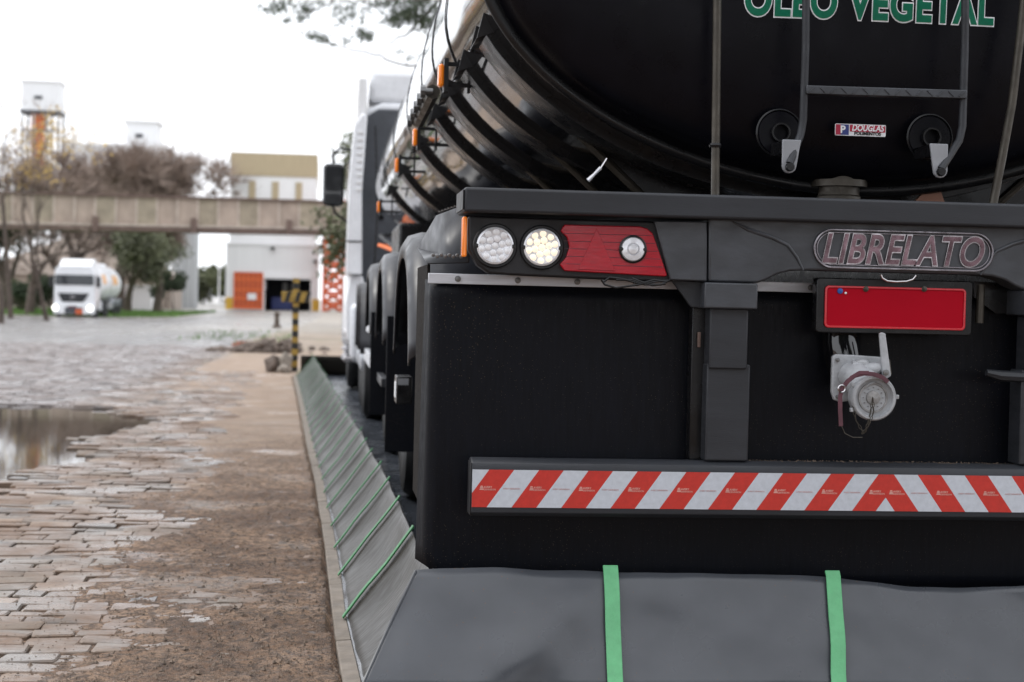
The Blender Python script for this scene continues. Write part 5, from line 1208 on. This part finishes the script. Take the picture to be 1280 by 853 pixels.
def tree(name, x, y, z0, h, lab, cat='tree', lev=6, tr_r=.3, leafm=None, nl=10, ls=.15, ld=.5, seed=1, spread=.5, up=.2, lean=(0, 0), first=.28, twigs=0, group=None, barkm='bark', crown='crown', shrink=.74, width=1.0):
    rnd = random.Random(seed); t = thing(name, (x, y, z0), lab, cat, group)
    b_ = MB(); tips = []
    grow(b_, tips, Vector((0, 0, 0)), Vector((lean[0], lean[1], 1)).normalized(), first, tr_r / h, lev, rnd, spread, shrink, up)
    f = h / max(v[2] for v in b_.v); o_ = Vector((x, y, z0 - .15)); fr = tr_r / (tr_r / h * f); wf = width
    g_ = lambda p: Vector((p[0] * f * wf, p[1] * f * wf, p[2] * f)) + o_
    b_.v = [tuple(g_(p)) for p in b_.v]; tips = [(g_(p), d) for p, d in tips]
    b_.build('trunk', barkm, t, ang=180)
    if twigs:
        c = MB()
        for p, d in tips:
            for i in range(twigs):
                e = (d + Vector((rnd.gauss(0, .6), rnd.gauss(0, .6), rnd.gauss(0, .5)))).normalized() * ls * rnd.uniform(2, 6); q = e.orthogonal().normalized() * ls * .10
                c.add([p - q, p + q, p + e], [(0, 1, 2)])
        c.build('twigs', 'twig', t, ang=180)
    if leafm:
        c = MB()
        for p, d in tips:
            for i in range(nl): leaf(c, p + Vector((rnd.gauss(0, ld), rnd.gauss(0, ld), rnd.gauss(0, ld * .8))), ls * rnd.uniform(.6, 1.3), rnd)
        c.build(crown, leafm, t, ang=180)
    return t
def tx(px, Y): return at(px, 380, Y).x
tree('bare_tree', tx(104, 152), 152, -.3, 14.3, 'wide brown leafless tree left behind the gallery over the white tanker', lev=7, tr_r=.42, seed=3, spread=.62, up=.10, twigs=14, ls=.36, first=.18, shrink=.80, width=1.25)
tree('bare_tree', tx(150, 150), 150, -.3, 13.8, 'brown leafless tree right of the wide one with darker lower boughs', lev=7, tr_r=.40, seed=14, spread=.58, up=.12, twigs=14, ls=.36, first=.18, shrink=.80, width=1.25)
tree('bare_tree', tx(80, 158), 158, -.3, 13, 'brown leafless tree farthest left behind the gallery', lev=6, tr_r=.35, seed=8, spread=.6, up=.12, twigs=14, ls=.36, first=.20, shrink=.79, width=1.2)
tree('bare_tree', tx(36, 112), 112, -.4, 7.5, 'small crooked bare tree on the verge left of the white tanker', lev=5, tr_r=.26, seed=21, spread=.7, up=.0, twigs=3, ls=.12, lean=(.3, 0), first=.28)
tree('olive_tree', tx(196, 138), 138, -.1, 6.2, 'olive green bushy tree right of the white tanker', lev=5, tr_r=.3, leafm='leafmid', nl=16, ls=.17, ld=.45, seed=5, spread=.55, up=.12, first=.25)
tree('olive_tree', tx(160, 136), 136, -.2, 7.0, 'dark olive tree straight behind the white tank trailer', lev=5, tr_r=.3, leafm='leafmid', nl=13, ls=.17, ld=.5, seed=9, spread=.5, up=.15, first=.27)
tree('dark_tree', tx(8, 131), 131, -.4, 8.6, 'dark leafy tree with thick trunk at the far left edge', lev=5, tr_r=.42, leafm='leafdark', nl=26, ls=.2, ld=.55, seed=17, spread=.45, up=.1, first=.27)
tree('yellow_tree', tx(60, 90), 90, -.4, 11.5, 'slender tree with last yellow leaves at upper left', lev=6, tr_r=.13, leafm='leafyel', nl=1, ls=.10, ld=.35, seed=31, spread=.38, up=.25, first=.30, twigs=2, shrink=.72)
tree('bare_sapling', tx(2, 80), 80, -.4, 11.0, 'thin grey bare tree reaching in at the left edge', lev=6, tr_r=.12, seed=12, spread=.5, up=.2, twigs=3, ls=.12, first=.27)
def bush(name, px, Y, z0, w_, h, n, m, lab, s=.14, seed=1, cat='bush'):
    rnd = random.Random(seed); x = tx(px, Y); t = thing(name, (x, Y, z0), lab, cat); c = MB()
    cl = [(rnd.uniform(-.8, .8) * w_, rnd.uniform(-.5, .5) * w_, rnd.uniform(.25, .85) * h, rnd.uniform(.25, .5) * min(h, w_)) for _ in range(14)]
    for i in range(n):
        a = rnd.choice(cl); d = Vector((rnd.gauss(0, 1), rnd.gauss(0, 1), rnd.gauss(0, 1))).normalized() * a[3] * rnd.random() ** .4
        p = Vector((x + a[0], Y + a[1], max(z0, z0 + a[2]))) + d
        if p.z > z0: leaf(c, p, s * rnd.uniform(.6, 1.3), rnd)
    c.build('foliage', m, t, ang=180)
    b_ = MB()
    for i in range(5): b_.tube([(x + rnd.uniform(-.4, .4) * w_, Y, z0 - .1), (x + rnd.uniform(-.8, .8) * w_, Y + rnd.uniform(-.3, .3), z0 + h * .7)], [.05, .02], 5)
    b_.build('stems', 'bark', t); return t
bush('bush', 52, 126, -.35, 2.0, 3.0, 3600, 'leafdark', 'dense dark bush between the left tree and the white tanker', seed=2)
bush('bush', 28, 128, -.35, 1.6, 2.2, 2500, 'leafmid', 'lower olive bush at the left behind the crooked bare tree', seed=3)
bush('bush', 210, 150, -.1, 1.5, 3.6, 2600, 'leafdark', 'dark bush at the foot of the grey silos', seed=4)
bush('bush', 262, 320, 0, 6, 6, 3000, 'leafmid', 'distant green treetops at the end of the yard', s=.5, seed=6)
bush('bush', 246, 330, 0, 4, 5, 2500, 'leafmid', 'distant low green bush right of the silos', s=.5, seed=7)
bush('bush', 279, 280, 0, 2.2, 7, 2500, 'leafmid', 'distant pointed bush touching the warehouse corner', s=.4, seed=9)
# tree standing right of the cab, its foliage showing past the mirror
tree('roadside_tree', tx(466, 62), 62, 0, 7.0, 'leafy tree whose foliage shows between the black mirror and the white cab', lev=5, tr_r=.25, leafm='leafmid', nl=90, ls=.11, ld=.40, seed=41, spread=.55, up=.05, first=.22)
# overhanging tree: trunk hidden behind the trailer, boughs reaching left over the yard
OY = 44
ov = thing('overhanging_tree', (3.2, OY, 0), 'tree reaching thin leafy boughs in from behind the black tank', 'tree')
b_ = MB(); b_.tube([(3.2, OY, -.1), (3.1, OY, 3), (3.3, OY, 6), (3.0, OY, 9)], [.3, .26, .2, .12], 8); b_.build('trunk', 'bark', ov, ang=180)
rnd = random.Random(5)
def O(px, py, dy=0): p = at(px, py, OY + dy); return Vector((p.x, OY + dy, p.z))
def wig(P, k=.05):
    Q = [P[0]]
    for a, c in zip(P, P[1:]):
        for i in (1, 2): Q.append(a.lerp(c, i / 2) + Vector((rnd.gauss(0, k), rnd.gauss(0, k), rnd.gauss(0, k))) * (i == 1))
    return Q
bows = [([(600, -60), (560, -10), (549, 0), (519, 32), (507, 45), (489, 54), (476, 54)], .06), ([(590, 120), (550, 92), (519, 82), (507, 82), (483, 75), (468, 69), (440, 63), (417, 56), (386, 45), (369, 32), (339, 34)], .045), ([(560, -10), (530, 2), (508, -6), (470, 8), (452, 2)], .05), ([(508, -6), (470, -20), (430, -8), (395, 12), (372, 20)], .035), ([(519, 32), (512, 60), (508, 80)], .014), ([(468, -20), (455, 20), (452, 40)], .015), ([(395, 12), (378, 22), (369, 32)], .012), ([(430, -8), (380, -12), (345, 6)], .02), ([(550, 92), (525, 100), (508, 106)], .012)]
b_ = MB()
for P, r in bows: q = wig([O(*p) for p in P], .03); b_.tube(q, [max(.010, r * (1 - .8 * i / len(q))) for i in range(len(q))], 6)
b_.build('bough', 'bark', ov, ang=180)
c = MB()
cl = [(500, 22, 30, 5), (509, 18, 22, 4), (492, 26, 22, 5), (526, 26, 40, 6), (535, 10, 50, 8), (545, 30, 30, 6), (520, 4, 36, 7), (503, 4, 20, 6), (451, 41, 9, 4), (456, 44, 8, 3), (461, 48, 6, 3), (425, 24, 10, 5), (395, 47, 10, 4), (405, 50, 6, 3), (389, 43, 5, 3), (343, 9, 10, 6), (352, 12, 10, 5), (336, 12, 6, 4), (440, 6, 12, 6), (430, 12, 8, 5), (475, 8, 10, 6), (380, 15, 9, 5), (384, 10, 8, 4), (376, 24, 5, 3), (415, 0, 9, 5), (465, -4, 12, 7), (360, 0, 10, 6), (359, 26, 4, 2), (432, 51, 4, 3), (503, 106, 6, 3), (498, 64, 3, 3), (516, 72, 4, 3), (416, 56, 3, 2), (483, 2, 12, 6), (390, 2, 9, 5), (448, 20, 7, 5)]
for px, py, n, sp in cl:
    for i in range(n * 11):
        p = O(px + rnd.gauss(0, sp * 1.7), py + rnd.gauss(0, sp * 1.1), rnd.gauss(0, .3)); leaf(c, p, rnd.uniform(.03, .062), rnd)
c.build('leaves', 'leafdark', ov, ang=180)

# unseen trees added behind the camera to darken reflections in paint and lenses
for i, x in enumerate((-7.5, -1.5, 4.5, 11)):
    tree('added_unseen_tree', x, -13 - (i % 2) * 2, 0, 8.5 + i % 3, ('first', 'second', 'third', 'last')[i] + ' leafy tree from the left, added out of view behind the camera to darken reflections', lev=4, tr_r=.3, leafm='leafdark', nl=70, ls=.30, ld=.75, seed=60 + i, spread=.6, up=.1, first=.22, group='added trees behind the camera', width=1.25)
